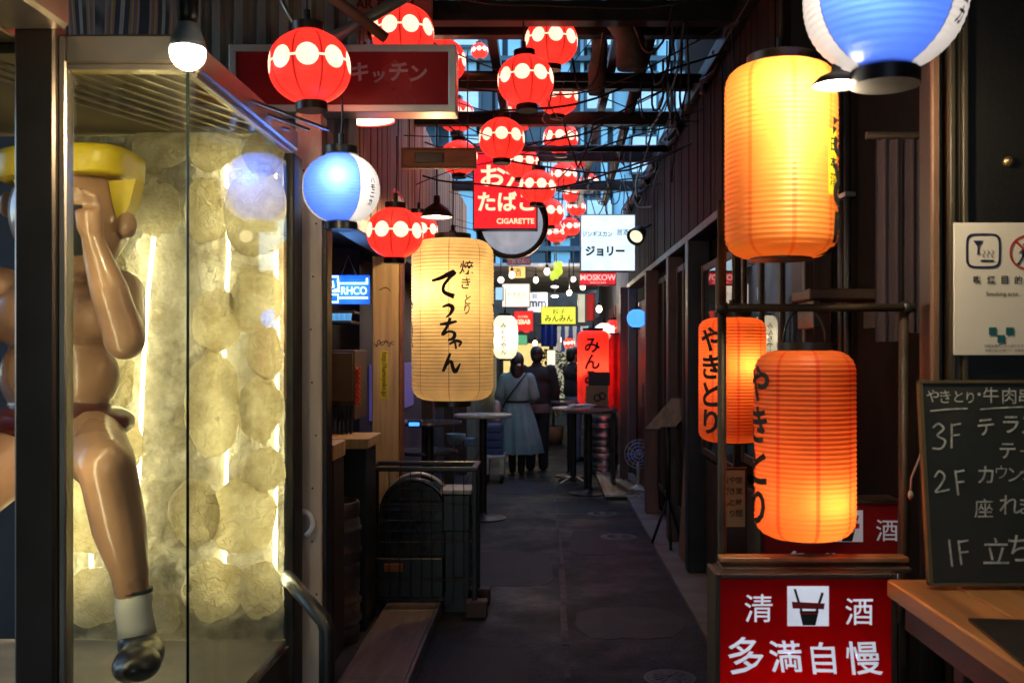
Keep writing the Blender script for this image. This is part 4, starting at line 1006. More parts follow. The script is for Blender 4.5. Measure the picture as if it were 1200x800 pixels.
# tall red lantern far right
lantern('tall_red_lantern', 'tall red cylinder lantern with bold black hiragana at the far right', None, W(695, 431, 12.0), .19, .90, 'long', paper('tall_red_paper', 'line', .19, .45, ((.85, .05, .03), (1, 1, 1), (.5, .02, .01)), .03), 10, (1, .5, .3), ribs=40, amp=.002, capr=.6, shoulder=.1, cord=.3,
        deco=lambda t, r0: (lambda mb: (wrap_text(mb, 'みんみん', r0, -.1, -.02, .19, .028, gap=1.02), mb.build('lettering', INK, t, world=False)))(MB()))
# ------------------------------------------------------------------ orange and yellow lanterns on the right
OP = paper('orange_lantern_paper', 'ribs', .14, .0, ((.92, .22, .045), (1, 1, 1), (.85, .085, .02)), .035, .2)
YP = paper('yellow_lantern_paper', 'ribs', .15, .0, ((.95, .36, .07), (1, 1, 1), (.85, .2, .02)), .035, .15)
def vert(s, phi, h, z=0, extra=None, bold=.03):
    def f(t, r0):
        mb = MB(); wrap_text(mb, s, r0, phi, z, h, bold, wx=1.1); mb.build('lettering', INK, t, world=False)
        if extra: extra(t, r0)
    return f
lantern('orange_lantern', 'large orange paper lantern glowing at its base in front of the rack', 'orange lanterns with black lettering', W(943, 520, 2.75), .138, .515, 'long', OP, 1.6, (1, .76, .45), ribs=40, amp=.0026, capr=.58, shoulder=.13, bulb_dz=-.15, bulb_xy=(.03, -.074), cord=0, handle=True, both=.005, deco=vert('やきとり', -1.36, .1), captopr=.07, seg=64, bulbr=.035)
lantern('orange_lantern', 'smaller orange lantern behind the rack pole, lettering on its left', 'orange lanterns with black lettering', W(858, 445, 3.94), .133, .49, 'long', OP, 1.6, (1, .76, .45), ribs=40, amp=.0026, capr=.58, shoulder=.1, bulb_dz=.06, bulb_xy=(.03, -.074), both=.005, cord=.3, deco=vert('やきとり', -.85, .095), captopr=.07, seg=64, bulbr=.035)
def yex(t, r0):
    mb = MB(); wrap(mb, [(-.022, -.085), (.022, -.085), (.022, .085), (-.022, .085)], [(0, 1, 2, 3)], r0, .82, -.02, .002); mb.build('yellow_label', mat('yellow_label_print', (.85, .6, .02), .6), t, world=False)
    mb = MB(); wrap_text(mb, '日本酒', r0, .82, -.02, .035, .02, gap=1.3); 
    for v in range(len(mb.v)): pass
    mb.v = [(x * 1.008, y * 1.008, z) for x, y, z in mb.v]; mb.build('label_lettering', INK, t, world=False)
lantern('yellow_lantern', 'tall yellow orange lantern hanging at upper right', None, W(915, 190, 2.69), .150, .52, 'long', YP, 2.4, (1, .85, .58), ribs=38, amp=.0026, capr=.55, shoulder=.13, bulb_dz=.17, bulb_xy=(0, -.092), both=.005, cord=.4, deco=vert('やきとり', 1.16, .115, -.01, yex, .06), captopr=.085, seg=64, bulbr=.035)
# disc lamp by the yellow lantern, pendant lamps on the left
def pendant(name, lab, c, r, shade, glowm, power, col, tall=.6, cord=.5):
    t = thing(name, lab, 'lamp', c)
    MB().lathe([(r, 0), (r * 1.03, .004), (r * .75, r * tall * .6), (r * .22, r * tall), (r * .2, r * tall * 1.5)], n=32, cap=False).build('shade', shade, t, True, world=False)
    MB().lathe([(.001, .002), (r * .9, .003), (r * .97, .006)], n=32, cap=False).build('lens', glowm, t, True, world=False)
    MB().tube([(0, 0, r * tall * 1.4), (0, 0, r * tall * 1.4 + cord)], .006, 6).build('cord', BLACK, t, world=False)
    lamp('lamp_light', t, (0, 0, -.03), power, col, .03)
pendant('disc_lamp', 'flat lit disc lamp between the yellow and the big blue lantern', W(980, 101, 2.32), .055, BLACK, emit('lit_disc_white', (1, .93, .75), 5), 13, (1, .84, .58))
pendant('pendant_lamp', 'red shaded pendant lamp lit from below under the kitchen sign', W(428, 141, 4.7), .14, mat('red_enamel', (.5, .03, .02), .3), emit('lit_pendant', (1, .78, .5), 3), 3, (1, .75, .45), .35, .3)
pendant('pendant_lamp', 'small dark pendant lamp glowing warm above the large paper lantern', W(512, 255, 6.2), .10, DARKMETAL, emit('lit_pendant', (1, .78, .5), 3), 13, (1, .72, .4), .9, .9)
t = thing('spot_lamp', 'black spotlight on a bracket by the white projecting sign', 'lamp', W(748, 274, 9.0))
dv = Vector((-.45, -.75, -.55)).normalized(); c = W(748, 274, 9.0)
MB().tube([c - dv * .08, c - dv * .05, c + dv * .02, c + dv * .07], [.035, .06, .075, .085], 18, cap=False).build('head', BLACK, t, True)
MB().tube([c + dv * .05, c + dv * .055], [.06, .06], 18).build('lens', emit('lit_spot_lens', (1, .85, .55), .9), t)
MB().tube([c - dv * .06, c - dv * .1, W(764, 262, 9.05)], .014, 8).build('bracket', BLACK, t)
# bulbs under the far canopy
for i, (px, py, r, lab) in enumerate(((672, 327, .04, 'round warm bulb right of the others under the far canopy'), (667, 343, .042, 'low warm bulb under the far canopy'), (650, 336, .06, 'middle flat lamp under the far canopy'), (650, 347, .06, 'lowest flat lamp under the far canopy above the yellow sign'), (587, 328, .05, 'cold white bulb above the cream box sign'))):
    t = thing('canopy_bulb', lab, 'lamp', W(px, py, 15)); fl = .35 if i in (2, 3) else 1
    MB().ell((0, 0, 0), r, r, r * fl, 16, 10).build('globe', emit('lit_far_bulb', (1, .9, .7), 1.6), t, True, world=False)
    MB().tube([(0, 0, r * fl * .9), (0, 0, .5)], .01, 6).build('stem', BLACK, t, world=False)
    if i in (0, 1, 3): lamp('bulb_light', t, (0, 0, -.12), 8, (1, .84, .58), .05)
t = thing('green_sign_figure', 'small yellow green lit ornament under the far canopy', 'ornament', W(652, 317, 14))
mb = MB(); 
for k in range(7): mb.ell((math.sin(k * 2.1) * .06, math.cos(k) * .03, .09 * math.cos(k * 1.7)), .045, .03, .06)
blob('leafy_body', mb, emit('lit_lime', (.6, .75, .06), .7), t, .02, 1, world=False); MB().tube([(0, 0, .1), (0, 0, .4)], .008, 5).build('stem', BLACK, t, world=False)

# more far signs and banners crowding the end of the alley
sign('amber_sign', 'small amber lit sign high on the far left wall', 'sign', 596, 312, 616, 326, 15.4, emit('lit_amber', (.9, .5, .12), .8), BLACK, .12, .006, texts=[('酒', 606, 319, 9, INK)])
sign('pink_striped_sign', 'tilted pale and red lettered sign under the round white sign', 'sign', 594, 302, 622, 310, 12.6, emit('dim_rose_panel', (.4, .12, .12), .3), BLACK, .1, .006, texts=[('おでん', 608, 306, 5, WHITEP, dict(bold=.02))])
sign('green_sign', 'small green lit sign at the far left below the red square sign', 'sign', 606, 392, 618, 404, 16.5, emit('lit_green_small', (.1, .45, .2), .6), BLACK, .1, .006)
sign('white_menu_board', 'white lit menu board far off beside the third person', 'sign', 641, 410, 651, 428, 17.0, emit('lit_menu_white', (.95, .85, .6), .9), BLACK, .1, .006)
sign('teal_banner_sign', 'pale teal lit strip sign across the far end above the curtain', 'sign', 656, 381, 690, 387, 16.6, emit('lit_teal_strip', (.3, .55, .6), .6), BLACK, .1, .006)

for i, (px, py, d, lab) in enumerate(((600, 322, 14.0, 'tiny warm bulb left of the amber far sign'), (628, 328, 15.8, 'tiny warm bulb above the pale sign with blue letters'), (683, 336, 14.6, 'tiny warm bulb above the slanted narrow sign'), (656, 398, 17.4, 'tiny warm bulb low before the far striped curtain'), (627, 402, 16.8, 'tiny warm bulb beside the head of the man'), (702, 362, 13.4, 'tiny warm bulb above the tall red lantern'), (641, 318, 13.6, 'tiny warm bulb left of the lime ornament'))):
    t = thing('festoon_bulb', lab, 'bulb', W(px, py, d), group='small bulbs at the far end')
    MB().ell((0, 0, 0), .04, .04, .05, 14, 8).build('globe', emit('lit_festoon', (1, .8, .5), 8), t, True, world=False)
    MB().lathe([(.02, .045), (.022, .09), (.008, .1)], n=12).tube([(0, 0, .09), (0, 0, .5)], .006, 5).build('socket', BLACK, t, world=False)
# ------------------------------------------------------------------ rack and red lightboxes on the right
DR = 2.78
rk = thing('steel_rack', 'dark steel pipe rack framing the front orange lantern', 'rack', (WX(950, DR), DR, 0))
RUST = mat('dark_rusty_pipe', (.045, .03, .018), .5, metal=.4, var=.5, scale=12, bump=.2, dirt=.4, dirtcol=(.09, .045, .015))
MB().tube([(WX(846, DR), DR, 0), (WX(846, DR), DR, WZ(235, DR))], .0125, 12).build('pole', RUST, rk, True)
MB().tube([(WX(1059, DR), DR, 0), (WX(1059, DR), DR, WZ(357, DR))], .0135, 12).build('pole', RUST, rk, True)
MB().tube([(WX(838, DR), DR - .024, WZ(361, DR)), (WX(1068, DR), DR - .024, WZ(361, DR))], .011, 12).build('top_bar', RUST, rk, True)
mb = MB()
for px in (846, 1059): mb.ell((WX(px, DR), DR - .012, WZ(361, DR)), .02, .026, .02, 12, 8)
mb.build('clamps', DARKMETAL, rk, True)
MB().bbox(WX(838, DR), WX(1052, DR), DR - .11, DR + .03 - .045, WZ(661, DR), WZ(655, DR), .003).build('ledge', DWOOD, rk)
MB().bbox(WX(838, DR), WX(1052, DR), DR - .09, DR - .04, WZ(651, DR), WZ(645, DR), .003).build('ledge_rail', CWOOD, rk)
# hook for the lantern
# a lightbox: hollow body, translucent red front, tube inside near its base
def redpanel():
    m, nt, out = new_mat('translucent_red_acrylic'); L = nt.links.new
    t = N(nt, 'ShaderNodeBsdfTranslucent'); t.inputs[0].default_value = (.85, .008, .014, 1)
    p = N(nt, 'ShaderNodeBsdfPrincipled'); p.inputs['Base Color'].default_value = (.5, .006, .01, 1); p.inputs['Roughness'].default_value = .2
    mx = N(nt, 'ShaderNodeMixShader'); mx.inputs[0].default_value = .4; L(t.outputs[0], mx.inputs[1]); L(p.outputs[0], mx.inputs[2]); L(mx.outputs[0], out.inputs[0]); return m
REDP = redpanel()
def tp(name, col):
    m, nt, out = new_mat(name); L = nt.links.new
    t = N(nt, 'ShaderNodeBsdfTranslucent'); t.inputs[0].default_value = (*col, 1)
    p = N(nt, 'ShaderNodeBsdfPrincipled'); p.inputs['Base Color'].default_value = (*col, 1); p.inputs['Roughness'].default_value = .3
    mx = N(nt, 'ShaderNodeMixShader'); mx.inputs[0].default_value = .4; L(t.outputs[0], mx.inputs[1]); L(p.outputs[0], mx.inputs[2]); L(mx.outputs[0], out.inputs[0]); return m
WP1 = emit('lit_white_print', (.72, .76, .9), .45); WP2 = emit('dim_white_print', (.72, .76, .9), .1)
def sake_box(label, d, k, cx, ytop, lit, x0p, x1p, z0=.25):
    """k: scale of the printing relative to the front box; (cx, ytop) photo place of its top centre"""
    x0, x1 = WX(x0p, d), WX(x1p, d); z1 = WZ(ytop, d); H = z1 - z0
    t = thing('sake_lightbox', label, 'sign', ((x0 + x1) / 2, d + .06, 0), group='red sake lightboxes')
    th = .13; b = .014
    WI = mat('white_box_inside', (.7, .68, .66), .7, var=.05)
    MB().box(x0 + b, x1 - b, d + th - .01, d + th, z0 + b, z1 - b).build('back', WI, t)
    for (a, e, c, g_) in ((x0, x0 + b, z0, z1), (x1 - b, x1, z0, z1), (x0 + b, x1 - b, z0, z0 + b), (x0 + b, x1 - b, z1 - b, z1)):
        MB().bbox(a, e, d, d + th + .004, c, g_, .003).build('frame_bar', DWOOD, t)
    MB().box(x0 + b, x1 - b, d + .008, d + .011, z0 + b, z1 - b).build('red_panel', REDP if lit > 20 else KR, t)  # dim box takes a darker panel colour in place of weaker light
    for px in (x0 + .03, x1 - .03): MB().bbox(px - .015, px + .015, d + .02, d + .1, 0, z0 - .001).build('foot', DWOOD, t)
    y = d + .005; WP = WP1 if lit > 20 else WP2
    def X(px): return WX(cx, d) + (px - 947) / F * 2.6 * k
    def Z(py): return z1 - (py - 672) / F * 2.6 * k
    for s, px, py, h in (('清', 889, 713, 33), ('酒', 1008, 717, 32), ('多', 874, 769, 44), ('満', 921, 770, 38), ('自', 966, 772, 38), ('慢', 1014, 772, 40)):
        letters(MB(), s, X(px), Z(py), y, h=h / F * 2.6 * k, bold=.003 if h < 35 else .009, shear=-.12 if h > 35 else 0, brush=.012 if h < 35 else .025).build('lettering', WP, t)
    # printed cup emblem
    MB().box(X(923), X(972), y - .001, y, Z(734), Z(687)).build('emblem_card', WP, t)
    yb = y - .002
    MB().poly([(X(937), Z(716)), (X(960), Z(716)), (X(956), Z(733)), (X(941), Z(733))], yb - .0005, yb).poly([(X(930), Z(690)), (X(933), Z(690)), (X(941), Z(716)), (X(938), Z(716))], yb - .0005, yb).poly([(X(963), Z(694)), (X(966), Z(695)), (X(959), Z(716)), (X(956), Z(716))], yb - .0005, yb).build('emblem_cup', INK, t)
    MB().poly([(X(928), Z(705)), (X(967), Z(707)), (X(966), Z(714)), (X(929), Z(713))], yb - .001, yb - .0006).poly([(X(938), Z(718)), (X(959), Z(718)), (X(958.5), Z(720)), (X(938.5), Z(720))], yb - .001, yb - .0006).build('emblem_band', mat('red_print', (.45, .01, .012), .5), t)
    if lit:
        zt = z0 + .1
        tb = MB().tube([(x0 + .05, d + .08, zt), (x1 - .05, d + .08, zt)], .014, 12).build('tube_lamp', emit('lit_inner_tube', (1, .95, .9), lit), t, True)
    return t
sake_box('lit red sake lightbox with white lettering under the front orange lantern', 2.62, 1.0, 947, 672, 55, 838, 1052, .3)
sake_box('dimmer red sake lightbox behind the rack, partly hidden by the lantern', 3.3, 1.0, 992, 586, .5, 890, 1058, .7)

# paper notice, noren cloth, thin hook lamp on the right wall
t = thing('paper_notice', 'small yellowed paper notice with vertical handwriting by the rack pole', 'notice', W(857, 617, 3.4))
MB().box(WX(843, 3.4), WX(873, 3.4), 3.4, 3.402, WZ(617, 3.4), WZ(551, 3.4)).build('sheet', mat('yellowed_paper', (.33, .27, .16), .8, var=.2, scale=12), t)
mb = MB()
for s, px in (('営業時間', 866), ('やきとり', 858), ('おでん', 850)):
    for i, ch in enumerate(s): letters(mb, ch, WX(px, 3.4), WZ(562 + i * 13, 3.4), 3.397, h=8 / F * 3.4, bold=.01)
mb.build('handwriting', INK, t)
MB().box(WX(842, 3.4), WX(876, 3.4), 3.403, 3.42, .0, WZ(548, 3.4)).build('board', BKW, t)
t = thing('purple_curtain', 'dull purple shop curtain hanging in the dark doorway at right', 'curtain', W(1065, 390, 3.0))
for (a, b, zb, ph) in ((1026, 1058, 400, 0), (1061, 1093, 390, 1)):
    vs = []; fs = []; n = 20
    for i in range(n + 1):
        x = WX(a + (b - a) * i / n, 3.0); vs += [(x, 3.0 + .006 * math.sin(i * .7 + ph), WZ(160, 3.0)), (x, 3.0 + .012 * math.sin(i * .7 + ph + .3), WZ(zb, 3.0))]
    for i in range(n): fs.append((2 * i, 2 * i + 1, 2 * i + 3, 2 * i + 2))
    MB().add(vs, fs).build('cloth_panel', mat('purple_cloth', (.035, .022, .028), .85, var=.2, bump=.2, bscale=120), t, True)
MB().tube([W(1015, 159, 3.0), W(1100, 159, 3.0)], .012, 10).build('rod', DWOOD, t)
t = thing('bracket_shelf', 'dark wooden shelf board behind the rack with a glass jug', 'shelf', W(990, 345, 3.6))
MB().bbox(WX(940, 3.6), WX(1040, 3.6), 3.5, 3.75, WZ(352, 3.6), WZ(340, 3.6)).build('board', mat('mid_brown_shelf', (.05, .028, .015), .5, var=.3, stretch=(1, 6, 6)), t)
for px in (950, 1030): MB().bbox(WX(px, 3.6) - .012, WX(px, 3.6) + .012, 3.52, 3.74, WZ(385, 3.6), WZ(352.5, 3.6)).build('bracket', DARKMETAL, t)

# smoking notice
sm = thing('smoking_notice', 'white smoking area notice on the dark panelled wall', 'notice', W(1160, 415, 2.6))
ds = 2.595
MB().bbox(WX(1118, ds), WX(1240, ds), ds, ds + .006, WZ(416, ds), WZ(261, ds), .001).build('sheet', mat('cream_notice_sheet', (.74, .66, .54), .4, var=.05), sm)
NAVY = mat('navy_print', (.012, .014, .05), .5); REDC = mat('red_ring_print', (.4, .02, .015), .5)
def ring(cx, cz, r0, r1, n=40, sq=None):
    vs = []; fs = []
    for i in range(n):
        a = 2 * PI * i / n; c, s = math.cos(a), math.sin(a)
        if sq: k = (abs(c) ** sq + abs(s) ** sq) ** (-1 / sq)
        else: k = 1
        vs += [(cx + c * k * r0, ds - .002, cz + s * k * r0), (cx + c * k * r1, ds - .002, cz + s * k * r1)]
    for i in range(n): fs.append((2 * i, 2 * i + 1, (2 * i + 3) % (2 * n), (2 * i + 2) % (2 * n)))
    return MB().add(vs, fs)
kk = ds / F
ring(WX(1152, ds), WZ(294, ds), 18 * kk, 20.5 * kk, 48, 5).build('square_mark', NAVY, sm)
ring(WX(1203, ds), WZ(296, ds), 18 * kk, 20.5 * kk).build('ban_ring', REDC, sm)
def flat(pts, n, m, yo=-.002): 
    a = [(WX(x, ds), WZ(y, ds)) for x, y in pts]; MB().poly(a, ds + yo - .0004, ds + yo).build(n, m, sm)
flat([(1140, 282), (1152, 282), (1147, 289), (1147, 297), (1150, 298), (1143, 298), (1145, 297), (1145, 289)], 'glass_mark', NAVY)
flat([(1149, 304.5), (1164, 304.5), (1164, 306.5), (1149, 306.5)], 'cigarette_mark', NAVY)
for i, x in enumerate((1153, 1158, 1163)):
    v, f = strokes([[(x, -302, .8), (x - 1.5, -299, .8), (x + .5, -296, .8), (x - 1, -293, .7)]]); MB().add([(WX(a, ds), ds - .002, WZ(-b, ds)) for a, b in v], f).build('smoke_mark', NAVY, sm)
MB().ell((WX(1201, ds), ds - .002, WZ(287, ds)), 2.4 * kk, .0006, 2.4 * kk, 12, 6).build('walker_head', NAVY, sm)
v, f = strokes([[(1200, -291, 4.5), (1199, -299, 4)], [(1199, -299, 2.6), (1203, -304, 2), (1206, -310, 2)], [(1199, -299, 2.6), (1196, -305, 2), (1192, -310, 2)], [(1200, -291, 2), (1194, -297, 1.6)]]); MB().add([(WX(a, ds), ds - .002, WZ(-b, ds)) for a, b in v], f).build('walker_mark', NAVY, sm)
MB().obox((WX(1203, ds), ds - .003, WZ(296, ds)), 38 * kk, .0006, 2.6 * kk, (0, math.radians(45), 0)).build('ban_bar', REDC, sm)
for i, ch in enumerate('喫煙目的店'): letters(MB(), ch, WX(1145 + i * 16, ds), WZ(328, ds), ds - .002, h=9.5 * kk, bold=.015).build('lettering', INK, sm)
letters(MB(), 'Smoking area', WX(1174, ds), WZ(345, ds), ds - .002, h=6.5 * kk, bold=.005).build('lettering', INK, sm)
for (x, y) in ((1163, 388), (1183, 388), (1173, 397)): flat([(x - 4.5, y - 4.5), (x + 4.5, y - 4.5), (x + 4.5, y + 4.5), (x - 4.5, y + 4.5)], 'teal_square', mat('teal_print', (.01, .1, .11), .5))
letters(MB(), '20歳未満の方は入店できません', WX(1180, ds), WZ(405, ds), ds - .002, h=3.6 * kk).build('fine_print', INK, sm)
letters(MB(), '喫煙可能な店舗です・全席喫煙可', WX(1180, ds), WZ(410.5, ds), ds - .002, h=3.2 * kk).build('fine_print', INK, sm)

# counter, chalkboard, menu folder
ct = thing('wooden_counter', 'oiled wooden counter shelf running towards the viewer at right', 'counter', (1.3, 1.8, 0))
XC = WX(1040, 2.58); ZC = 1.012
for k in range(4):
    x0 = XC + k * .1505 if k else XC
    MB().bbox(XC + k * .15, XC + k * .15 + .1485, .4, 2.585, ZC - .045, ZC, .004).build('plank', CWOOD, ct)
MB().bbox(XC + .03, XC + .06, .5, 2.54, ZC - .12, ZC - .046).build('apron', DWOOD, ct)
for yy in (.6, 2.35): MB().bbox(XC + .1, XC + .16, yy, yy + .06, 0, ZC - .0465).build('leg', DWOOD, ct)
MB().box(XC + .17, XC + .2, .5, 2.4, 0, ZC - .047).build('front_panel', BKW, ct)
cbd = thing('chalkboard', 'chalkboard menu with floor list standing on the counter', 'chalkboard', (1.1, 2.35, ZC))
dc = 2.47; tl = -.05
def cz(py): return WZ(py, dc)
zb = cz(686)
lean = lambda z: dc + (z - ZC) * .14
def lq(px0, px1, py0, py1, off, th, name, m, b=.002):
    """slab on the leaning board"""
    x0, x1 = WX(px0, dc), WX(px1, dc); za, zb_ = cz(py1), cz(py0)
    vs = []
    for (x, z) in ((x0, za), (x1, za), (x1, zb_), (x0, zb_)): vs += [(x, lean(z) + off, z), (x, lean(z) + off + th, z)]
    return MB().add(vs, [(0, 2, 4, 6), (1, 7, 5, 3), (0, 1, 3, 2), (2, 3, 5, 4), (4, 5, 7, 6), (6, 7, 1, 0)]).build(name, m, cbd)
lq(1094, 1330, 450, 682, 0, .012, 'slate', mat('green_black_slate', (.016, .017, .010), .6, var=.5, scale=4, dirt=.5, dirtcol=(.045, .043, .03)))
FR = mat('olive_wood_frame', (.10, .075, .03), .5, var=.3, scale=6)
lq(1089, 1093.5, 447, 685, -.004, .02, 'frame_bar', FR); lq(1089, 1330, 446.5, 449.5, -.005, .021, 'frame_bar', FR); lq(1089, 1330, 682.5, 686, -.005, .021, 'frame_bar', FR)
CHALK = mat('chalk_line', (.5, .5, .44), .9, var=.45, scale=60)
def chalk(s, px, py, h, w=None, rot=0, bold=.002):
    v, f, gw, gh = glyph(s, bold, .05); k = h / gh; kx = (w / gw) if w else k
    ca, sa = math.cos(rot), math.sin(rot); vs = []
    for a, b in v:
        X_, Y_ = a * kx * ca - b * k * sa + px, py - (a * kx * sa + b * k * ca); z = cz(Y_); vs.append((WX(X_, dc), lean(z) - .002, z))
    MB().add(vs, f).build('chalk_writing', CHALK, cbd)
def chalk_st(sts):
    v, f = strokes([[(x, -y, w_) for x, y, w_ in s] for s in sts]); MB().add([(WX(a, dc), lean(cz(-b)) - .002, cz(-b)) for a, b in v], f).build('chalk_writing', CHALK, cbd)
for ch, x, y, h in (('や', 1105, 465, 15), ('き', 1120, 466, 15), ('と', 1136, 466, 13), ('り', 1150, 467, 13), ('・', 1161, 463, 4), ('牛', 1175, 464, 19), ('肉', 1197, 465, 19), ('串', 1217, 465, 19)): chalk(ch, x, y, h, rot=.03 * math.sin(x))
chalk_st([[(1101, 483, 1.6), (1122, 481, 1.8), (1146, 480, 1.4)], [(1161, 481, 1.6), (1190, 479, 1.8), (1220, 478, 1.5)]])
chalk_st([[(1103, 503, 2), (1110, 498, 2.4), (1116, 504, 2.4), (1108, 512, 2), (1117, 518, 2.4), (1112, 527, 2.4), (1101, 527, 2)], [(1126, 498, 2.4), (1125, 513, 2.2), (1124, 527, 2.4)], [(1126, 500, 2.2), (1137, 498, 2)], [(1125, 512, 2.2), (1135, 511, 2)]])
chalk('テ', 1167, 502, 19, bold=.01, rot=.1); chalk('ラ', 1197, 499, 20, bold=.01); chalk('ス', 1220, 500, 20); chalk('テ', 1191, 530, 18, bold=.01); chalk('ーブル', 1225, 530, 12)
chalk_st([[(1102, 561, 2), (1108, 554, 2.4), (1114, 560, 2.4), (1108, 571, 2.2), (1102, 578, 2.2), (1111, 577, 2.2), (1119, 575, 2)], [(1127, 553, 2.4), (1128, 568, 2.4), (1129, 582, 2.6)], [(1127, 555, 2.2), (1138, 553, 2)], [(1128, 567, 2.2), (1137, 566, 2)]])
chalk('カ', 1163, 558, 20, bold=.005); chalk('ウ', 1182, 555, 15, bold=-.012); chalk('ン', 1198, 558, 16); chalk('ター', 1222, 556, 16)
chalk('座', 1158, 597, 22); chalk('れ', 1189, 593, 22); chalk('ます', 1222, 594, 20)
chalk_st([[(1115, 633, 2.6), (1116, 648, 2.4), (1117, 664, 2.6)], [(1126, 634, 2.4), (1127, 648, 2.4), (1128, 662, 2.4)], [(1126, 636, 2.2), (1138, 634, 2)], [(1127, 648, 2.2), (1137, 647, 2)]])
chalk('立', 1169, 646, 30, bold=.0); chalk('ち', 1198, 643, 30, bold=.0); chalk('呑み', 1240, 643, 28)
mf = thing('menu_folder', 'dark menu folder with tan printed page lying on the counter', 'menu', (1.05, 2.0, ZC))
for (y0, y1, z, m, n, x0, x1) in ((1.72, 2.16, ZC + .0015, BKW, 'cover', .905, 1.35), (1.74, 2.0, ZC + .0075, mat('tan_menu_page', (.3, .22, .12), .7, var=.4, scale=20), 'page', .96, 1.34)):
    MB().obox(((x0 + x1) / 2, (y0 + y1) / 2, z + .003), x1 - x0, y1 - y0, .006 if n == 'cover' else .003, (0, 0, -.1)).build(n, m, mf)
t = thing('dangling_cord', 'thin white cord hanging on the dark wall beside the chalkboard', 'cord', W(1070, 580, 2.68))
MB().tube([W(1085, 490, 2.7), W(1086, 505, 2.68), W(1078, 535, 2.68), W(1068, 560, 2.68), W(1067, 582, 2.68)], .003, 6).build('wire', mat('dirty_white_cord', (.4, .4, .38), .5), t, True)
MB().ell(W(1067, 580, 2.68), .008, .008, .012).build('plug', MC['dirty_white_cord'], t, True)
# menu lectern by the posts
t = thing('menu_stand', 'slanted two board menu stand on a tripod against the right posts', 'menu stand', W(780, 640, 8.2))
dm = 8.0
a, b = W(764, 503, dm), W(795, 467, dm + .12)
u = (b - a).normalized()
for k, off in ((0, 0), (1, .13)):
    o = Vector((off, .0, .02 * k))
    MB().obox((a + b) / 2 + o, .115, .03, (b - a).length, Matrix((Vector((1, 0, 0)), u.cross(Vector((1, 0, 0))), u)).transposed()).build('slant_board', mat('grey_weathered_board', (.22, .2, .18), .7, var=.3, scale=5, stretch=(6, 6, 1), bump=.2), t)
pc = Vector((WX(783, dm + .1), dm + .1, 0))
MB().tube([pc + Vector((0, 0, .35)), pc + Vector((0, 0, 1.05))], .02, 10).build('column', DARKMETAL, t, True)
for k in range(3):
    an = 2 * PI * k / 3 + .5
    MB().tube([pc + Vector((0, 0, .42)), pc + Vector((math.cos(an) * .14, math.sin(an) * .2, .035))], .012, 8).build('leg', DARKMETAL, t, True)
o = MB().obox((1.09, 7.6, .62), .025, .3, 1.2, (0, .06, 0)).build('leaning_plank', mat('tan_plank', (.2, .13, .075), .6, var=.3, stretch=(6, 6, .6)), None); tag(o, 'tan plank leaning upright by the menu stand', 'plank')
# ------------------------------------------------------------------ left side: post, hook, handrail
GP = mat('grey_brown_painted_post', (.55, .47, .38), .5, var=.2, scale=3, stretch=(3, 3, .8), bump=.1, dirt=.5, dirtcol=(.09, .06, .04))
t = thing('grey_post', 'tall grey painted post right of the glass showcase', 'post', (WX(362, 3.9), 3.95, 0))
MB().bbox(WX(346, 3.9), WX(377, 3.9), 3.9, 4.0, 0, WZ(132, 3.9), .006).build('shaft', GP, t)
MB().bbox(WX(377.5, 3.9), WX(383, 3.9), 3.905, 4.0, 0, WZ(150, 3.9), .003).build('dark_edge', DARKMETAL, t)
for i in range(9): MB().ell((WX(random.uniform(350, 374), 3.9), 3.9, WZ(200 + i * 62, 3.9)), .004, .003, .004, 8, 6).build('rivet', RUST, t)
t = thing('wall_hook', 'white curved plastic hook on the grey post', 'hook', W(352, 612, 3.86))
pts = [W(345, 604, 3.86)] + [W(355 + 12 * math.cos(a), 613 - 14 * math.sin(a), 3.86) for a in [PI * .62 - i * PI * 1.05 / 10 for i in range(11)]]
MB().tube(pts, [.009] + [.0105] * 10 + [.007], 10).build('hook', mat('white_plastic', (.7, .7, .72), .35, var=.03), t, True)
MB().bbox(WX(343, 3.88), WX(350, 3.88), 3.87, 3.905, WZ(612, 3.88), WZ(598, 3.88)).build('base_plate', MC['white_plastic'], t)
t = thing('handrail', 'bent grey steel handrail at the foot of the grey post', 'handrail', W(378, 800, 3.4))
MB().tube([W(330, 668, 3.7), W(352, 694, 3.5), W(380, 727, 3.4), W(383, 738, 3.4), W(383, 800, 3.4), Vector((WX(383, 3.4), 3.4, 0))], .027, 14).build('rail', mat('grey_galvanised', (.05, .05, .05), .38, metal=.7, var=.25, bump=.1), t, True)
MB().lathe([(.06, 0), (.06, .01), (.03, .014)], (WX(383, 3.4), 3.4, 0), n=20).build('flange', MC['grey_galvanised'], t)
# wooden post with stickers
t = thing('timber_post', 'pale timber post with a yellow sticker and scribbles', 'post', (WX(452, 6.7), 6.8, 0))
dp = 6.7
MB().bbox(WX(436, dp), WX(467, dp), dp, dp + .13, .03, 2.25, .006).build('shaft', PWOOD, t)
MB().bbox(WX(467.6, dp), WX(471, dp), dp + .02, dp + .13, .03, 2.25, .003).build('side_batten', mat('red_brown_batten', (.2, .07, .035), .6, var=.3), t)
MB().box(WX(445, dp), WX(455, dp), dp - .002, dp - .0005, WZ(467, dp), WZ(411, dp)).build('yellow_sticker', mat('yellow_sticker', (.6, .48, .02), .5, var=.1), t)
v, f, gw, gh = glyph('http://hamoyoko.jp/', .01)
k = 52 / F * dp / gw
MB().add([(WX(450, dp) + b * k * 1.2, dp - .003, WZ(439, dp) - a * k) for a, b in v], f).build('sticker_lettering', INK, t)
v, f = strokes([[(438 + i * 3, -(402 + 4 * math.sin(i * 2.3)), 1.0) for i in range(9)], [(440, -407, .8), (450, -400, 1.1), (462, -404, .8)], [(444, -340, 1), (452, -337, 1.6), (458, -341, .8)]])
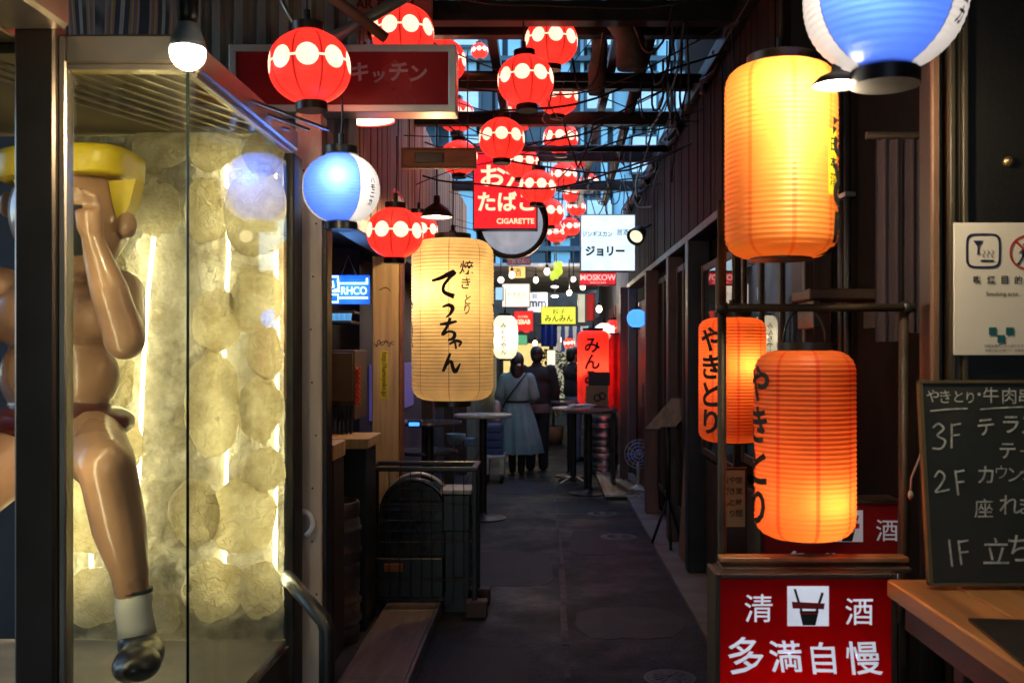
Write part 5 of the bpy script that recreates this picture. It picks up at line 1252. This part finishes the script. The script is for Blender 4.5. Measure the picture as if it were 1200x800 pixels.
MB().add([(WX(a, dp), dp - .001, WZ(-b, dp)) for a, b in v], f).build('scribble', mat('brown_marker', (.1, .045, .015), .7), t)
# neon sign
t = thing('neon_sign', 'blue neon sign in an acrylic box inside the left bar', 'neon sign', W(408, 340, 6.2))
dn = 6.2
MB().box(WX(376, dn), WX(432, dn), dn + .03, dn + .04, WZ(356, dn), WZ(322, dn)).build('acrylic_back', emit('blue_lit_acrylic', (.01, .10, .65), .55), t)
NE = emit('neon_cyan', (.35, .75, 1), 4.5); mb = MB()
def ntube(p, r=.006): mb.tube([W(x, y, dn) for x, y in p], r, 6)
ntube([(398, 332), (431, 332)]); ntube([(396, 349), (431, 349)]); ntube([(430, 326), (430, 333)])
ntube([(384, 324), (396, 324), (396, 329), (397, 338), (390, 341), (386, 341)]); ntube([(384, 330), (390, 330), (391, 336), (385, 337)]); ntube([(384, 345), (396, 345), (396, 354), (384, 354)]); ntube([(390, 341), (398, 341)])
mb.build('neon_outline', NE, t, True)
letters(MB(), 'RHCO', WX(415, dn), WZ(340.5, dn), dn - .004, h=9 / F * dn, w=30 / F * dn, bold=.01).build('neon_lettering', NE, t)
mb = MB(); mb.tube([W(400, 322, dn), W(408, 300, dn), W(417, 322, dn)], .004, 5); mb.build('hanging_wire', BLACK, t)
lamp('neon_light', t, (0, -.1, 0), 2.5, (.15, .4, 1), .08)
# bar interior
t = thing('bar_shelf', 'shelf of glasses given a blue glow under the neon sign', 'shelf', W(398, 400, 6.4))
MB().bbox(WX(366, 6.4), WX(412, 6.4), 6.4, 6.7, WZ(379, 6.4), WZ(375.5, 6.4)).build('board', DWOOD, t)
MB().bbox(WX(366, 6.4), WX(412, 6.4), 6.5, 6.7, WZ(367, 6.4), WZ(363, 6.4)).build('board', DWOOD, t)
for k in range(5): MB().lathe([(.02, 0), (.024, .04), (.026, .045)], (WX(384 + k * 6, 6.45), 6.45, WZ(375.4, 6.45)), n=12).build('tumbler', emit('blue_glow_glass', (.12, .4, .75), .5), t, True)  # tumblers emit blue themselves, standing in for light falling on them
t = thing('drinks_cabinet', 'dark brown cabinet with red netting at its side in the left bar', 'cabinet', W(402, 510, 5.9))
MB().bbox(WX(360, 5.9), WX(416, 5.9), 5.9, 6.3, WZ(492, 5.9), WZ(410, 5.9)).build('carcass', mat('dull_brown_cabinet', (.085, .065, .045), .55, var=.3, scale=3), t)
MB().bbox(WX(362, 5.9), WX(414, 5.9), 5.885, 5.899, WZ(470, 5.9), WZ(413, 5.9)).build('door', mat('dull_brown_cabinet2', (.1, .075, .05), .5, var=.3), t)
for k in range(6): MB().bbox(WX(386 + k * 5, 5.9), WX(386 + k * 5 + 2.5, 5.9), 5.87, 5.899, WZ(508, 5.9), WZ(474, 5.9)).build('bottle_slot', mat('blue_black_glass', (.02, .03, .05), .2), t)
mb = MB()
for i in range(7):
    y0 = 430 + i * 6; mb.tube([W(416 + (i % 2) * 6, y0, 5.88), W(422 - (i % 2) * 6, y0 + 8, 5.88)], .008, 6)
    mb.tube([W(422 - (i % 2) * 6, y0, 5.88), W(416 + (i % 2) * 6, y0 + 8, 5.88)], .008, 6)
mb.build('red_netting', mat('orange_red_net', (.6, .06, .02), .6), t, True)
t = thing('bar_counter', 'pale edged wooden bar counter inside the left bar', 'counter', W(405, 525, 5.6))
MB().bbox(WX(340, 5.6), WX(433, 5.6), 5.55, 6.0, WZ(525, 5.6), WZ(513, 5.6)).build('top', PWOOD, t)
MB().box(WX(340, 5.6), WX(428, 5.6), 5.62, 5.95, .03, WZ(525.5, 5.6)).build('front', BLACK, t)
o = MB().bbox(WX(374, 5.0), WX(391, 5.0), 5.0, 5.3, WZ(540, 5.0), WZ(521, 5.0)).build('wooden_block', PWOOD); tag(o, 'small pale wooden block beside the grey post under the bar counter', 'block')
MB().box(WX(372, 5.0), WX(390, 5.0), 5.02, 5.28, .03, WZ(540.5, 5.0)).build('block_stand', DWOOD, o)
for k in range(6): # purple lit signs and bottles deep in the bar
    pass
t = thing('purple_poster', 'dim purple lit board deep inside the bar behind the lantern', 'board', W(505, 470, 9.0))
MB().bbox(-1.41, -1.38, 8.0, 10.5, 1.05, 1.5).build('board', emit('dim_purple_panel', (.12, .09, .3), .28), t)
t = thing('blue_light_panel', 'small bright blue light glowing under the left bar table', 'light', W(485, 497, 8.2))
MB().bbox(WX(479, 8.2), WX(491, 8.2), 8.2, 8.23, WZ(499, 8.2), WZ(495, 8.2)).build('lens', emit('blue_led', (.04, .2, 1), 2.2), t)
MB().bbox(WX(477, 8.2), WX(493, 8.2), 8.231, 8.3, WZ(501, 8.2), WZ(493, 8.2)).build('housing', BLACK, t)

# ------------------------------------------------------------------ kegs
def keg(label, loc, r=.19, h=.5, group='steel beer kegs'):
    t = thing('beer_keg', label, 'keg', loc, random.uniform(0, 3), group)
    def rg(z, e=.008): return [(r, z - .018), (r + e, z - .008), (r + e, z + .008), (r, z + .018)]
    b = MB().lathe([(r * .7, .06), (r * .93, .075), (r, .11)] + rg(h * .36) + rg(h * .64) + [(r, h - .11), (r * .93, h - .075), (r * .6, h - .05), (.03, h - .045)], n=40).build('barrel', STEELD, t, world=False); smooth_angle(b, 50)
    for z0, z1 in ((0, .085), (h - .085, h)):
        o = MB().lathe([(r * .95, z0), (r * .985, z0 + .01), (r * .985, z1 - .01), (r * .95, z1), (r * .9, z1), (r * .9, z0)], n=40).build('chime', STEELD, t, world=False); smooth_angle(o, 50)
    MB().lathe([(.035, h - .05), (.035, h - .015), (.012, h - .012)], n=16).build('valve', STEEL, t, world=False)
    return t
keg('lower steel keg in the shadow left of the rack, beside the grey post', (WX(392, 5.6), 5.45, .03), .17, .34)
keg('upper steel keg with bright hoops standing beside the grey post', (WX(392, 5.6), 5.45, .37), .17, .42)
keg('dark steel keg tucked behind the chair in the mesh rack', (WX(455, 6.6), 6.62, .03), .16, .42)
keg('steel keg at the right end behind the mesh rack', (WX(530, 6.8), 6.8, .0), .16, .5)
keg('lower steel keg of the pair stacked by the right hand tables', (WX(709, 13), 13.2, 0), .185, .36)
keg('upper steel keg of the pair stacked by the right hand tables', (WX(709, 13), 13.2, .36), .185, .40)
# ------------------------------------------------------------------ barrier rack at left
rf = 6.05
br = thing('barrier_rack', 'black metal mesh rack on the left step holding a chair', 'rack', (WX(500, rf), rf + .2, 0))
xa, xb, zt, db = WX(431, rf), WX(556, rf), WZ(549, rf), .32
for (x, y) in ((xa, rf), (xb, rf), (xa, rf + db), (xb, rf + db)): MB().bbox(x - .014, x + .014, y - .014, y + .014, .07 if x < -.6 else 0, zt - .016, .003).build('upright', DARKMETAL, br)
MB().bbox(xa - .02, xb + .02, rf - .016, rf + .016, zt - .015, zt + .012, .004).build('top_rail', mat('satin_black_rail', (.03, .028, .026), .3, metal=.5), br)
MB().bbox(xa - .02, xb + .02, rf + db - .016, rf + db + .016, zt - .015, zt + .012, .004).build('top_rail', MC['satin_black_rail'], br)
for x in (xa, xb): MB().bbox(x - .018, x + .018, rf + .0165, rf + db - .0165, zt - .014, zt + .011, .004).build('end_rail', MC['satin_black_rail'], br)
for z in (.22, .45, .68): MB().tube([(xa, rf, z), (xb, rf, z)], .004, 6).build('mesh_wire', DARKMETAL, br)
for k in range(9):
    x = xa + (xb - xa) * (k + 1) / 10; MB().tube([(x, rf - .002, .1), (x, rf - .002, zt - .015)], .003, 6).build('mesh_wire', DARKMETAL, br)
for k in range(3): MB().tube([(xb, rf + .05 + k * .09, .1), (xb, rf + .05 + k * .09, zt - .015)], .004, 6).build('mesh_wire', DARKMETAL, br)
for y in (rf, rf + db): MB().bbox(xb - .05, xb + .08, y - .05, y + .05, 0, .1, .006).build('wooden_foot', mat('reddish_block', (.07, .03, .022), .6, var=.3), br)
# arched chair
ch = thing('arched_chair', 'black arched back chair with slats stored in the mesh rack', 'chair', (WX(486, 6.2), 6.2, .07))
cx0 = WX(486, 6.2); dch = 6.18; rr = 38 / F * dch
CH = mat('black_gloss_chair', (.025, .022, .02), .22, var=.3, coat=.4)
arc = [(cx0 + rr * math.cos(a), dch, WZ(600, dch) + rr * 1.0 * math.sin(a)) for a in [PI * i / 20 for i in range(21)]]
arc = [(arc[0][0], dch, .1)] + arc + [(arc[-1][0], dch, .1)]
MB().tube(arc, .016, 10).build('back_frame', CH, ch, True)
arc2 = [(cx0 + (rr + .02) * math.cos(a) + .01, dch + .07, WZ(600, dch) + (rr + .03) * math.sin(a)) for a in [PI * i / 20 for i in range(21)]]
MB().tube(arc2, .012, 10).build('rear_hoop', mat('pale_metal_hoop', (.45, .42, .36), .35, metal=.6), ch, True)
MB().poly([(p[0], p[2]) for p in arc[1:-1]] + [(arc[-1][0], .12), (arc[0][0], .12)], dch + .016, dch + .03).build('back_panel', CH, ch)
for k in range(5):
    z = WZ(572 + k * 12.5, dch); hw = rr * math.sqrt(max(.1, 1 - min(1, max(0, (z - WZ(600, dch)) / rr)) ** 2)) - .012
    MB().bbox(cx0 - hw, cx0 + hw, dch - .012, dch + .012, z - .012, z + .006, .004).build('slat', CH, ch)
MB().bbox(cx0 - rr * .95, cx0 + rr * .95, dch + .02, dch + .22, .33, .37, .01).build('seat', CH, ch)
for x in (-1, 1): MB().tube([(cx0 + x * rr * .85, dch + .2, .07), (cx0 + x * rr * .85, dch + .2, .33)], .013, 8).build('leg', CH, ch, True)
o = MB().bbox(WX(520, 6.2), WX(552, 6.2), 6.12, 6.33, WZ(620, 6.2), WZ(577, 6.2), .008).build('storage_box', mat('dark_grey_box', (.025, .023, .022), .45)); tag(o, 'dark box with a pale lid at the right end of the mesh rack', 'box')
MB().bbox(WX(518, 6.2), WX(554, 6.2), 6.1, 6.35, WZ(576.7, 6.2), WZ(571, 6.2), .006).build('lid', mat('pale_lid', (.42, .4, .37), .4), o)
MB().box(WX(523, 6.2), WX(549, 6.2), 6.15, 6.31, .0, WZ(620.5, 6.2)).build('stand', BLACK, o)
o = MB().bbox(WX(440, 6.15), WX(520, 6.15), 6.1, 6.14, .1, .34, .006).build('plastic_crate', BLACK); tag(o, 'low black crate with an orange label at the foot of the mesh rack', 'crate')
MB().bbox(WX(450, 6.09), WX(472, 6.09), 6.09, 6.098, .26, .31).build('orange_label', mat('orange_label', (.35, .1, .02), .6), o)
MB().box(WX(440, 6.15), WX(520, 6.15), 6.1405, 6.17, .071, .33).build('crate_body', BLACK, o)

# ------------------------------------------------------------------ round bar tables
def table(label, px, py, wpx, d, top, base='disc', z=None, group='round standing tables'):
    x = WX(px, d); zt = WZ(py, d); r = wpx / 2 / F * d
    t = thing('bar_table', label, 'table', (x, d, 0), group=group)
    o = MB().lathe([(.02, zt - .03), (r * .97, zt - .03), (r, zt - .022), (r, zt - .006), (r * .985, zt), (.01, zt)], n=48).build('table_top', top, t, world=False); smooth_angle(o)
    MB().lathe([(.036, .02), (.036, zt - .03)], n=20, cap=False).build('column', DARKMETAL, t, True, world=False)
    if base == 'disc': smooth_angle(MB().lathe([(r * .8, 0), (r * .8, .012), (r * .3, .025), (.05, .045), (.04, .06)], n=40).build('base_disc', DARKMETAL, t, world=False))
    else:
        for k in range(4):
            a = PI / 4 + k * PI / 2
            MB().tube([(math.cos(a) * .03, math.sin(a) * .03, .07), (math.cos(a) * r * .5, math.sin(a) * r * .5, .045), (math.cos(a) * r * .95, math.sin(a) * r * .95, .012)], [.022, .018, .012], 10).build('base_foot', STEEL, t, True, world=False)
    return t
PALET = mat('pale_laminate', (.5, .46, .4), .25, var=.1); DARKT = mat('dark_laminate', (.10, .085, .09), .15, var=.2)
table('pale topped standing table at the left edge of the walkway', 566, 485, 68, 9.6, PALET)
table('purple lit standing table with glossy top behind the mesh rack', 503, 493, 78, 8.6, DARKT)
table('low glossy table under the purple lit one behind the mesh rack', 500, 527, 74, 8.9, DARKT)
table('nearest round table at right with dark disc base', 690, 480, 58, 11.3, mat('brown_laminate', (.12, .08, .06), .3, var=.2))
table('round table at right with splayed bright steel feet', 672, 477, 50, 12.2, PALET, 'feet')
table('farthest table at right in front of the red lantern', 668, 470, 46, 12.9, DARKT)
o = thing('paper_stack', 'white papers lying on the nearest right table', 'papers', W(680, 478, 11.2))
for k in range(3): MB().obox(W(678 + k * 2, 477.5 - k * 1.6, 11.25), .26, .2, .012, (0, 0, .2 * k)).build('sheet', WHITEP, o)
o = thing('blue_glasses', 'pale blue plastic tub on the low left table', 'tub', W(538, 522, 8.9))
d_ = 8.8; MB().lathe([(.05, 0), (.085, .05), (.09, .09), (.084, .09), (.045, .008)], W(534, 520, d_), n=24).build('bowl', mat('pale_blue_plastic', (.25, .36, .42), .3), o, True)
MB().bbox(WX(545, d_), WX(557, d_), d_ - .08, d_ + .1, WZ(522, d_), WZ(513, d_)).build('lid_box', mat('deep_blue_plastic', (.03, .09, .2), .3), o)
# crates: blue one beyond the table, cardboard boxes by the red lantern
def crate(label, px0, px1, py0, py1, d, m, n='plastic_crate', dep=.35):
    x0, x1, z0, z1 = WX(px0, d), WX(px1, d), WZ(py1, d), WZ(py0, d)
    t = thing(n, label, 'crate', ((x0 + x1) / 2, d, z0))
    for k in range(4):
        za = z0 + (z1 - z0) * k / 4; MB().bbox(x0, x1, d, d + .02, za, za + (z1 - z0) * .19, .004).build('slat', m, t)
    for x in (x0, x1 - .025): MB().bbox(x, x + .025, d - .004, d + .026, z0, z1, .003).build('corner', m, t)
    MB().box(x0 + .03, x1 - .03, d + .027, d + dep, z0, z1 - .01).build('body', m, t)
crate('blue plastic crate on the ground left of the woman', 568, 590, 497, 533, 12.2, mat('navy_plastic', (.02, .05, .15), .35))
t = thing('hand_trolley', 'low trolley under the blue crate left of the woman', 'trolley', (WX(579, 12.2), 12.3, 0))
zt_ = WZ(533, 12.2)
MB().bbox(WX(566, 12.2), WX(592, 12.2), 12.15, 12.6, zt_ - .04, zt_ - .001).build('deck', STEELD, t)
for x in (570, 588):
    for y in (12.2, 12.52): MB().tube([(WX(x, 12.2) - .02, y, .06), (WX(x, 12.2) + .02, y, .06)], .06, 16).build('wheel', BLACK, t, True)
for x in (570, 588): MB().box(WX(x, 12.2) - .03, WX(x, 12.2) + .03, 12.18, 12.55, .11, zt_ - .04).build('axle_block', STEELD, t)
CARD = mat('brown_cardboard', (.28, .16, .075), .75, var=.15, scale=4)
t = thing('cardboard_box', 'brown cardboard box stacked before the tall red lantern', 'box', W(700, 476, 11.9))
MB().bbox(WX(687, 11.7), WX(713, 11.7), 11.7, 12.0, WZ(476, 11.7), WZ(452, 11.7), .004).build('carton', CARD, t)
for k, (x, y) in enumerate(((700, 466), (706, 464))): MB().lathe([(.03, 0), (.045, .002), (.03, .004)], (WX(x, 11.7), 11.698, WZ(y, 11.7)), n=20, axis='Y', cap=False).build('printed_ring', INK, t)
t = thing('dark_crate', 'dark carton on top of the brown cardboard box', 'box', W(702, 452, 11.9))
MB().bbox(WX(690, 11.7), WX(715, 11.7), 11.72, 12.0, WZ(451.8, 11.7), WZ(436, 11.7), .004).build('carton', mat('dark_carton', (.03, .025, .022), .6), t)
t = thing('sideboard', 'low dark cabinet carrying the boxes beside the kegs', 'cabinet', (WX(700, 11.8), 11.8, 0))
MB().bbox(WX(684, 11.75), WX(722, 11.75), 11.62, 12.05, WZ(483, 11.75), WZ(477, 11.75)).build('top', DARKT, t)
for px in (687, 719): MB().bbox(WX(px, 11.75) - .02, WX(px, 11.75) + .02, 11.68, 12.0, 0, WZ(483.5, 11.75)).build('leg', DARKMETAL, t)
# red banner
t = thing('red_banner', 'red vertical cloth banner right of the tall red lantern', 'banner', W(722, 480, 12.4))
vs = []; fs = []
for i in range(9):
    x = WX(711 + 17 * i / 8, 12.4); vs += [(x, 12.4 + .015 * math.sin(i * 1.2), WZ(392, 12.4)), (x, 12.4 + .03 * math.sin(i * 1.2 + .5), WZ(482, 12.4))]
for i in range(8): fs.append((2 * i, 2 * i + 1, 2 * i + 3, 2 * i + 2))
MB().add(vs, fs).build('cloth', mat('red_banner_cloth', (.6, .03, .02), .8), t, True); MB().tube([W(709, 391, 12.4), W(730, 391, 12.4)], .012, 8).build('rod', DWOOD, t)
# metal ramp
t = thing('metal_ramp', 'ribbed metal ramp plate on the ground by the right posts', 'ramp', (.85, 12, 0))
x0, x1, y0, y1 = .66, 1.04, 10.85, 13.0
MB().box(x0, x1, y0, y1, .031, .05).build('plate', STEELD, t)
for k in range(6): MB().bbox(x0 + .02 + k * .06, x0 + .05 + k * .06, y0 + .01, y1 - .01, .0505, .058, .003).build('rib', STEELD, t)
MB().box(x0 + .02, x1 - .02, y0 + .05, y1 - .05, .0, .03).build('bearer', DARKMETAL, t)
# blue electric fan
t = thing('electric_fan', 'blue and white electric fan standing by the mauve post', 'fan', (WX(748, 11.4), 11.4, 0))
BLF = mat('fan_blue_plastic', (.03, .1, .38), .3); WHF = mat('fan_white_plastic', (.5, .55, .6), .4)
fz = WZ(531, 11.4); fx = WX(748, 11.4)
MB().lathe([(.12, .031), (.12, .05), (.05, .07), (.03, .09)], (fx, 11.4, 0), n=24).build('base', WHF, t, True)
MB().tube([(fx, 11.4, .07), (fx, 11.4, fz - .1)], .02, 10).build('stem', WHF, t, True)
for k in range(4):
    rr_ = .05 + k * .038; MB().tube([(fx + rr_ * math.cos(a), 11.34 - .01 * (3 - k), fz + rr_ * math.sin(a)) for a in [2 * PI * i / 24 for i in range(25)]], .004, 5).build('guard_ring', WHF, t)
for k in range(12):
    a = 2 * PI * k / 12; MB().tube([(fx, 11.305, fz), (fx + .165 * math.cos(a), 11.345, fz + .165 * math.sin(a))], .003, 5).build('guard_wire', WHF, t)
for k in range(4):
    a = 2 * PI * k / 4 + .3
    bm = bmesh.new(); bmesh.ops.create_uvsphere(bm, u_segments=12, v_segments=8, radius=1)
    MB().bm(bm, Matrix.Translation((fx + .08 * math.cos(a), 11.37, fz + .08 * math.sin(a))) @ Matrix.Rotation(-a, 4, 'Y') @ Matrix.Rotation(.5, 4, 'X') @ Matrix.Diagonal((.075, .004, .05, 1))).build('blade', BLF, t, True)
MB().ell((fx, 11.42, fz), .06, .08, .06).build('motor', BLF, t, True)

# ------------------------------------------------------------------ people
HAIR = mat('black_hair', (.012, .01, .010), .45, var=.4, scale=30, stretch=(1, 1, .2)); SKN = mat('skin', (.42, .25, .17), .5, var=.1)
def person(label, x, d, h, rz): return thing('person', label, 'person', (x, d, 0), rz)
def basebody(t, h, arms, legs, head_turn=0.0):
    """one continuous figure, facing +Y; arms / legs: joint lists"""
    k = h / 1.7; mb = MB()
    mb.ell((0, .01 * k, 1.585 * k), .076 * k, .095 * k, .115 * k, 18, 12); mb.ell((0, .05 * k, 1.53 * k), .055 * k, .06 * k, .06 * k); mb.ell((0, .105 * k, 1.575 * k), .012, .018, .02)
    for s in (-1, 1): mb.ell((s * .077 * k, 0, 1.58 * k), .012, .02, .03)
    limb(mb, [(0, -.005, 1.38 * k), (0, 0, 1.5 * k)], [.06 * k, .05 * k])
    mb.ell((0, 0, 1.28 * k), .165 * k, .1 * k, .13 * k, 18, 12); mb.ell((0, 0, 1.1 * k), .135 * k, .095 * k, .16 * k, 18, 12); mb.ell((0, -.01, .94 * k), .155 * k, .11 * k, .12 * k, 18, 12)
    for a in arms:
        limb(mb, [tuple(c * k for c in p) for p in a], [.05 * k, .04 * k, .028 * k]); p, q = Vector(a[1]), Vector(a[2])
        hand(mb, q * k, q - p, Vector((-.1 if q.x > 0 else .1, 1, 0)), k * .95)
    for l in legs:
        limb(mb, [tuple(c * k for c in p) for p in l], [.085 * k, .055 * k, .037 * k])
    return blob('body', mb, SKN, t, .008, 2, world=False)
# woman in the blue green dress, seen from behind
w_ = person('woman from behind in a pale blue green belted dress with crossbody strap', WX(606, 13.1), 13.1, 1.6, 0)
k = 1.585 / 1.7
arms = [[(-.17, 0, 1.36), (-.24, .02, 1.1), (-.22, .08, .88)], [(.17, 0, 1.36), (.235, .05, 1.1), (.16, .16, .95)]]
legs = [[(-.075, 0, .9), (-.07, .0, .48), (-.065, .02, .07)], [(.08, 0, .9), (.07, -.03, .48), (.06, -.07, .07)]]
basebody(w_, 1.585, arms, legs)
DRS = mat('blue_green_dress', (.15, .30, .30), .85, var=.18, scale=5, bump=.2, bscale=90)
vs = []; fs = []; n = 48
prof = [(1.47, .06, .05, 0), (1.43, .13, .085, 0), (1.38, .2, .11, .0), (1.28, .205, .13, .004), (1.15, .185, .13, .006), (1.04, .165, .12, .004), (1.02, .16, .115, .0), (1.0, .168, .12, .004), (.9, .2, .155, .012), (.75, .235, .19, .02), (.55, .275, .225, .028), (.4, .30, .245, .033), (.3, .31, .25, .036)]
for (z, rx, ry, fo) in prof:
    for j in range(n):
        a = 2 * PI * j / n; q = 1 + fo / rx * math.sin(a * 11 + z * 1.5) + fo * .6 / rx * math.sin(a * 5 + 1)
        vs.append((rx * k * q * math.cos(a) + (1 - z) * .03, ry * k * q * math.sin(a), z * k))
for i in range(len(prof) - 1):
    for j in range(n): fs.append((i * n + j, i * n + (j + 1) % n, (i + 1) * n + (j + 1) % n, (i + 1) * n + j))
MB().add(vs, fs).build('dress', DRS, w_, True, world=False)
for a in arms:
    mb = MB(); p = [Vector(q) * k for q in a]; limb(mb, [p[0] + Vector((0, 0, -.01)), p[1]], [.08, .082]); limb(mb, [p[1], p[1].lerp(p[2], .35)], [.08, .07]); blob('sleeve', mb, DRS, w_, .012, 2, world=False)
MB().lathe([(.163 * k, 1.01 * k), (.166 * k, 1.02 * k), (.166 * k, 1.035 * k), (.163 * k, 1.045 * k)], n=40, cap=False).build('belt', INK, w_, True, world=False)
bpy.context.scene.objects[-1] if False else None
mb = MB()
mb.tube([(.13 * k, -.075, 1.42 * k), (.06 * k, -.122, 1.33 * k), (-.04 * k, -.134, 1.2 * k), (-.14 * k, -.118, 1.06 * k), (-.2 * k, -.03, .95 * k)], .009, 6); mb.build('bag_strap', INK, w_, True, world=False)
MB().bbox(-.31, -.22, -.06, .08, .68, .98, .03).build('white_bag', mat('white_canvas', (.55, .54, .52), .8), w_, world=False)
mb = MB(); mb.ell((0, -.02, 1.60 * k), .094, .108, .12, 20, 14); mb.ell((0, -.06, 1.5 * k), .09, .065, .1, 18, 12); mb.ell((-.055, -.02, 1.47 * k), .045, .06, .1); mb.ell((.055, -.02, 1.47 * k), .045, .06, .1); mb.ell((0, -.07, 1.42 * k), .075, .05, .09)
blob('hair', mb, HAIR, w_, .012, 2, world=False)
MB().bbox(.01, .05, -.13, -.115, 1.53 * k, 1.56 * k, .004).build('hair_clip', mat('silver_clip', (.6, .6, .62), .3, metal=.8), w_, world=False)
for (x, y) in ((-.062, .04), (.056, -.05)):
    mb = MB(); mb.ell((x, y + .05, .035), .042, .11, .035); limb(mb, [(x, y - .02, .05), (x * 1.05, y - .02, .25)], [.046, .055]); blob('ankle_boot', mb, INK, w_, .012, 2, world=False)
# man in the dark jacket
m_ = person('man from behind in a black jacket over a grey brown shirt hem', WX(629, 13.5), 13.5, 1.7, 0)
k = 1.68 / 1.7
arms = [[(-.19, 0, 1.38), (-.235, .04, 1.12), (-.19, .16, .96)], [(.19, 0, 1.38), (.26, .0, 1.12), (.25, .06, .88)]]
legs = [[(-.085, 0, .9), (-.085, .03, .48), (-.085, .0, .07)], [(.085, 0, .9), (.085, .0, .48), (.09, .0, .07)]]
basebody(m_, 1.68, arms, legs)
JK = mat('black_jacket', (.018, .017, .018), .8, var=.3, bump=.3, bscale=60)
mb = MB(); mb.ell((0, 0, 1.3 * k), .215, .135, .15, 20, 12); mb.ell((0, 0, 1.08 * k), .195, .14, .26, 20, 12); mb.ell((0, 0, .95 * k), .19, .14, .12, 20, 12); limb(mb, [(0, -.01, 1.4 * k), (0, -.005, 1.45 * k)], [.085, .07])
for a in arms: p = [Vector(q) * k for q in a]; limb(mb, p, [.078, .066, .052])
blob('jacket', mb, JK, m_, .012, 3, world=False)
MB().lathe([(.178, .80 * k), (.185, .88 * k), (.17, .92 * k)], n=32, cap=False).build('shirt_hem', mat('taupe_shirt', (.16, .115, .095), .85), m_, True, world=False)
mb = MB(); mb.ell((0, -.005, .92 * k), .165, .125, .13)
for l in legs: limb(mb, [tuple(c * k for c in p) for p in l], [.105, .082, .068])
blob('trousers', mb, mat('black_trousers', (.014, .014, .016), .8), m_, .012, 3, world=False)
mb = MB(); mb.ell((0, -.01, 1.615 * k), .09, .107, .1, 20, 12); mb.ell((0, -.05, 1.56 * k), .082, .065, .085); blob('hair', mb, HAIR, m_, .012, 2, world=False)
for x in (-.085, .09): mb = MB(); mb.ell((x, .06, .038), .048, .135, .04); blob('shoe', mb, INK, m_, .012, 2, world=False)
# third person at the tables
p_ = person('person in black standing at the far tables, turned to the right', WX(672, 14.8), 14.8, 1.66, -1.1)
k = 1.68 / 1.7
arms = [[(-.19, 0, 1.38), (-.24, .05, 1.12), (-.18, .22, 1.05)], [(.19, 0, 1.38), (.25, .06, 1.12), (.16, .26, 1.1)]]
legs = [[(-.085, 0, .9), (-.085, .03, .48), (-.085, .0, .07)], [(.085, 0, .9), (.085, .0, .48), (.09, .0, .07)]]
basebody(p_, 1.68, arms, legs)
mb = MB(); mb.ell((0, 0, 1.3 * k), .21, .135, .15, 20, 12); mb.ell((0, 0, 1.08 * k), .185, .135, .26, 20, 12); limb(mb, [(0, -.01, 1.4 * k), (0, -.005, 1.43 * k)], [.08, .065])
for a in arms: p = [Vector(q) * k for q in a]; limb(mb, p, [.076, .062, .045])
blob('sweater', mb, JK, p_, .012, 3, world=False)
mb = MB(); mb.ell((0, -.005, .92 * k), .165, .125, .13)
for l in legs: limb(mb, [tuple(c * k for c in p) for p in l], [.105, .08, .066])
blob('jeans', mb, mat('faded_jeans', (.12, .16, .2), .8), p_, .012, 3, world=False)
mb = MB(); mb.ell((0, -.01, 1.615 * k), .09, .107, .1, 20, 12); mb.ell((0, -.05, 1.56 * k), .082, .065, .085); blob('hair', mb, HAIR, p_, .012, 2, world=False)
for x in (-.085, .09): mb = MB(); mb.ell((x, .06, .038), .048, .135, .04); blob('shoe', mb, INK, p_, .012, 2, world=False)

# ------------------------------------------------------------------ far potted plant
t = thing('potted_shrub', 'yellow lit leafy shrub in a pot at the far end', 'plant', (WX(648, 17.5), 17.5, 0))
MB().lathe([(.16, 0), (.2, .3), (.19, .31), (.15, .28)], n=24).build('pot', mat('clay_pot', (.2, .09, .05), .7), t, True, world=False)
MB().tube([(0, 0, .25), (.02, .02, .7), (-.02, 0, 1.2)], [.025, .02, .01], 8).build('stem', DWOOD, t, True, world=False)
mb = MB()
for i in range(420):
    a, r_, z = random.uniform(0, 6.28), .3 * random.random() ** .5, random.uniform(.5, 1.65)
    c_ = Vector((r_ * math.cos(a), r_ * math.sin(a), z)); u_ = Vector((random.gauss(0, 1), random.gauss(0, 1), random.gauss(0, .6))).normalized(); s_ = u_.orthogonal().normalized()
    mb.add([c_ - u_ * .05, c_ + s_ * .022, c_ + u_ * .05, c_ - s_ * .022], [(0, 1, 2, 3)])
mb.build('foliage', mat('olive_leaves', (.12, .12, .03), .6, var=.5, scale=12), t, world=False); t.children[-1]['kind'] = 'stuff'

# ------------------------------------------------------------------ clutter on the right hand shopfront
t = thing('conduit_pipes', 'pair of grey conduit pipes running up the dark right wall', 'pipes', (1.17, 3.9, 0))
for yy in (3.86, 3.94): MB().tube([(1.175, yy, .05), (1.175, yy, 3.4)], .014, 10).build('conduit', MC['grey_galvanised'], t, True)
for z in (.6, 1.4, 2.2, 3.0): MB().bbox(1.155, 1.198, 3.83, 3.97, z, z + .02, .002).build('clip', STEELD, t)
for (y0, z0, col, lab) in ((6.95, 1.35, (.3, .25, .18), 'upper faded paper poster beside the blue black post'), (6.95, .95, (.25, .06, .05), 'lower red paper poster beside the blue black post')):
    o = MB().bbox(1.165, 1.169, y0 + .02, y0 + .32, z0, z0 + .34, .001).build('paper_poster', mat(lab[:12] + 'poster', col, .8, var=.3, scale=8)); tag(o, lab, 'poster', 'posters on the right wall')
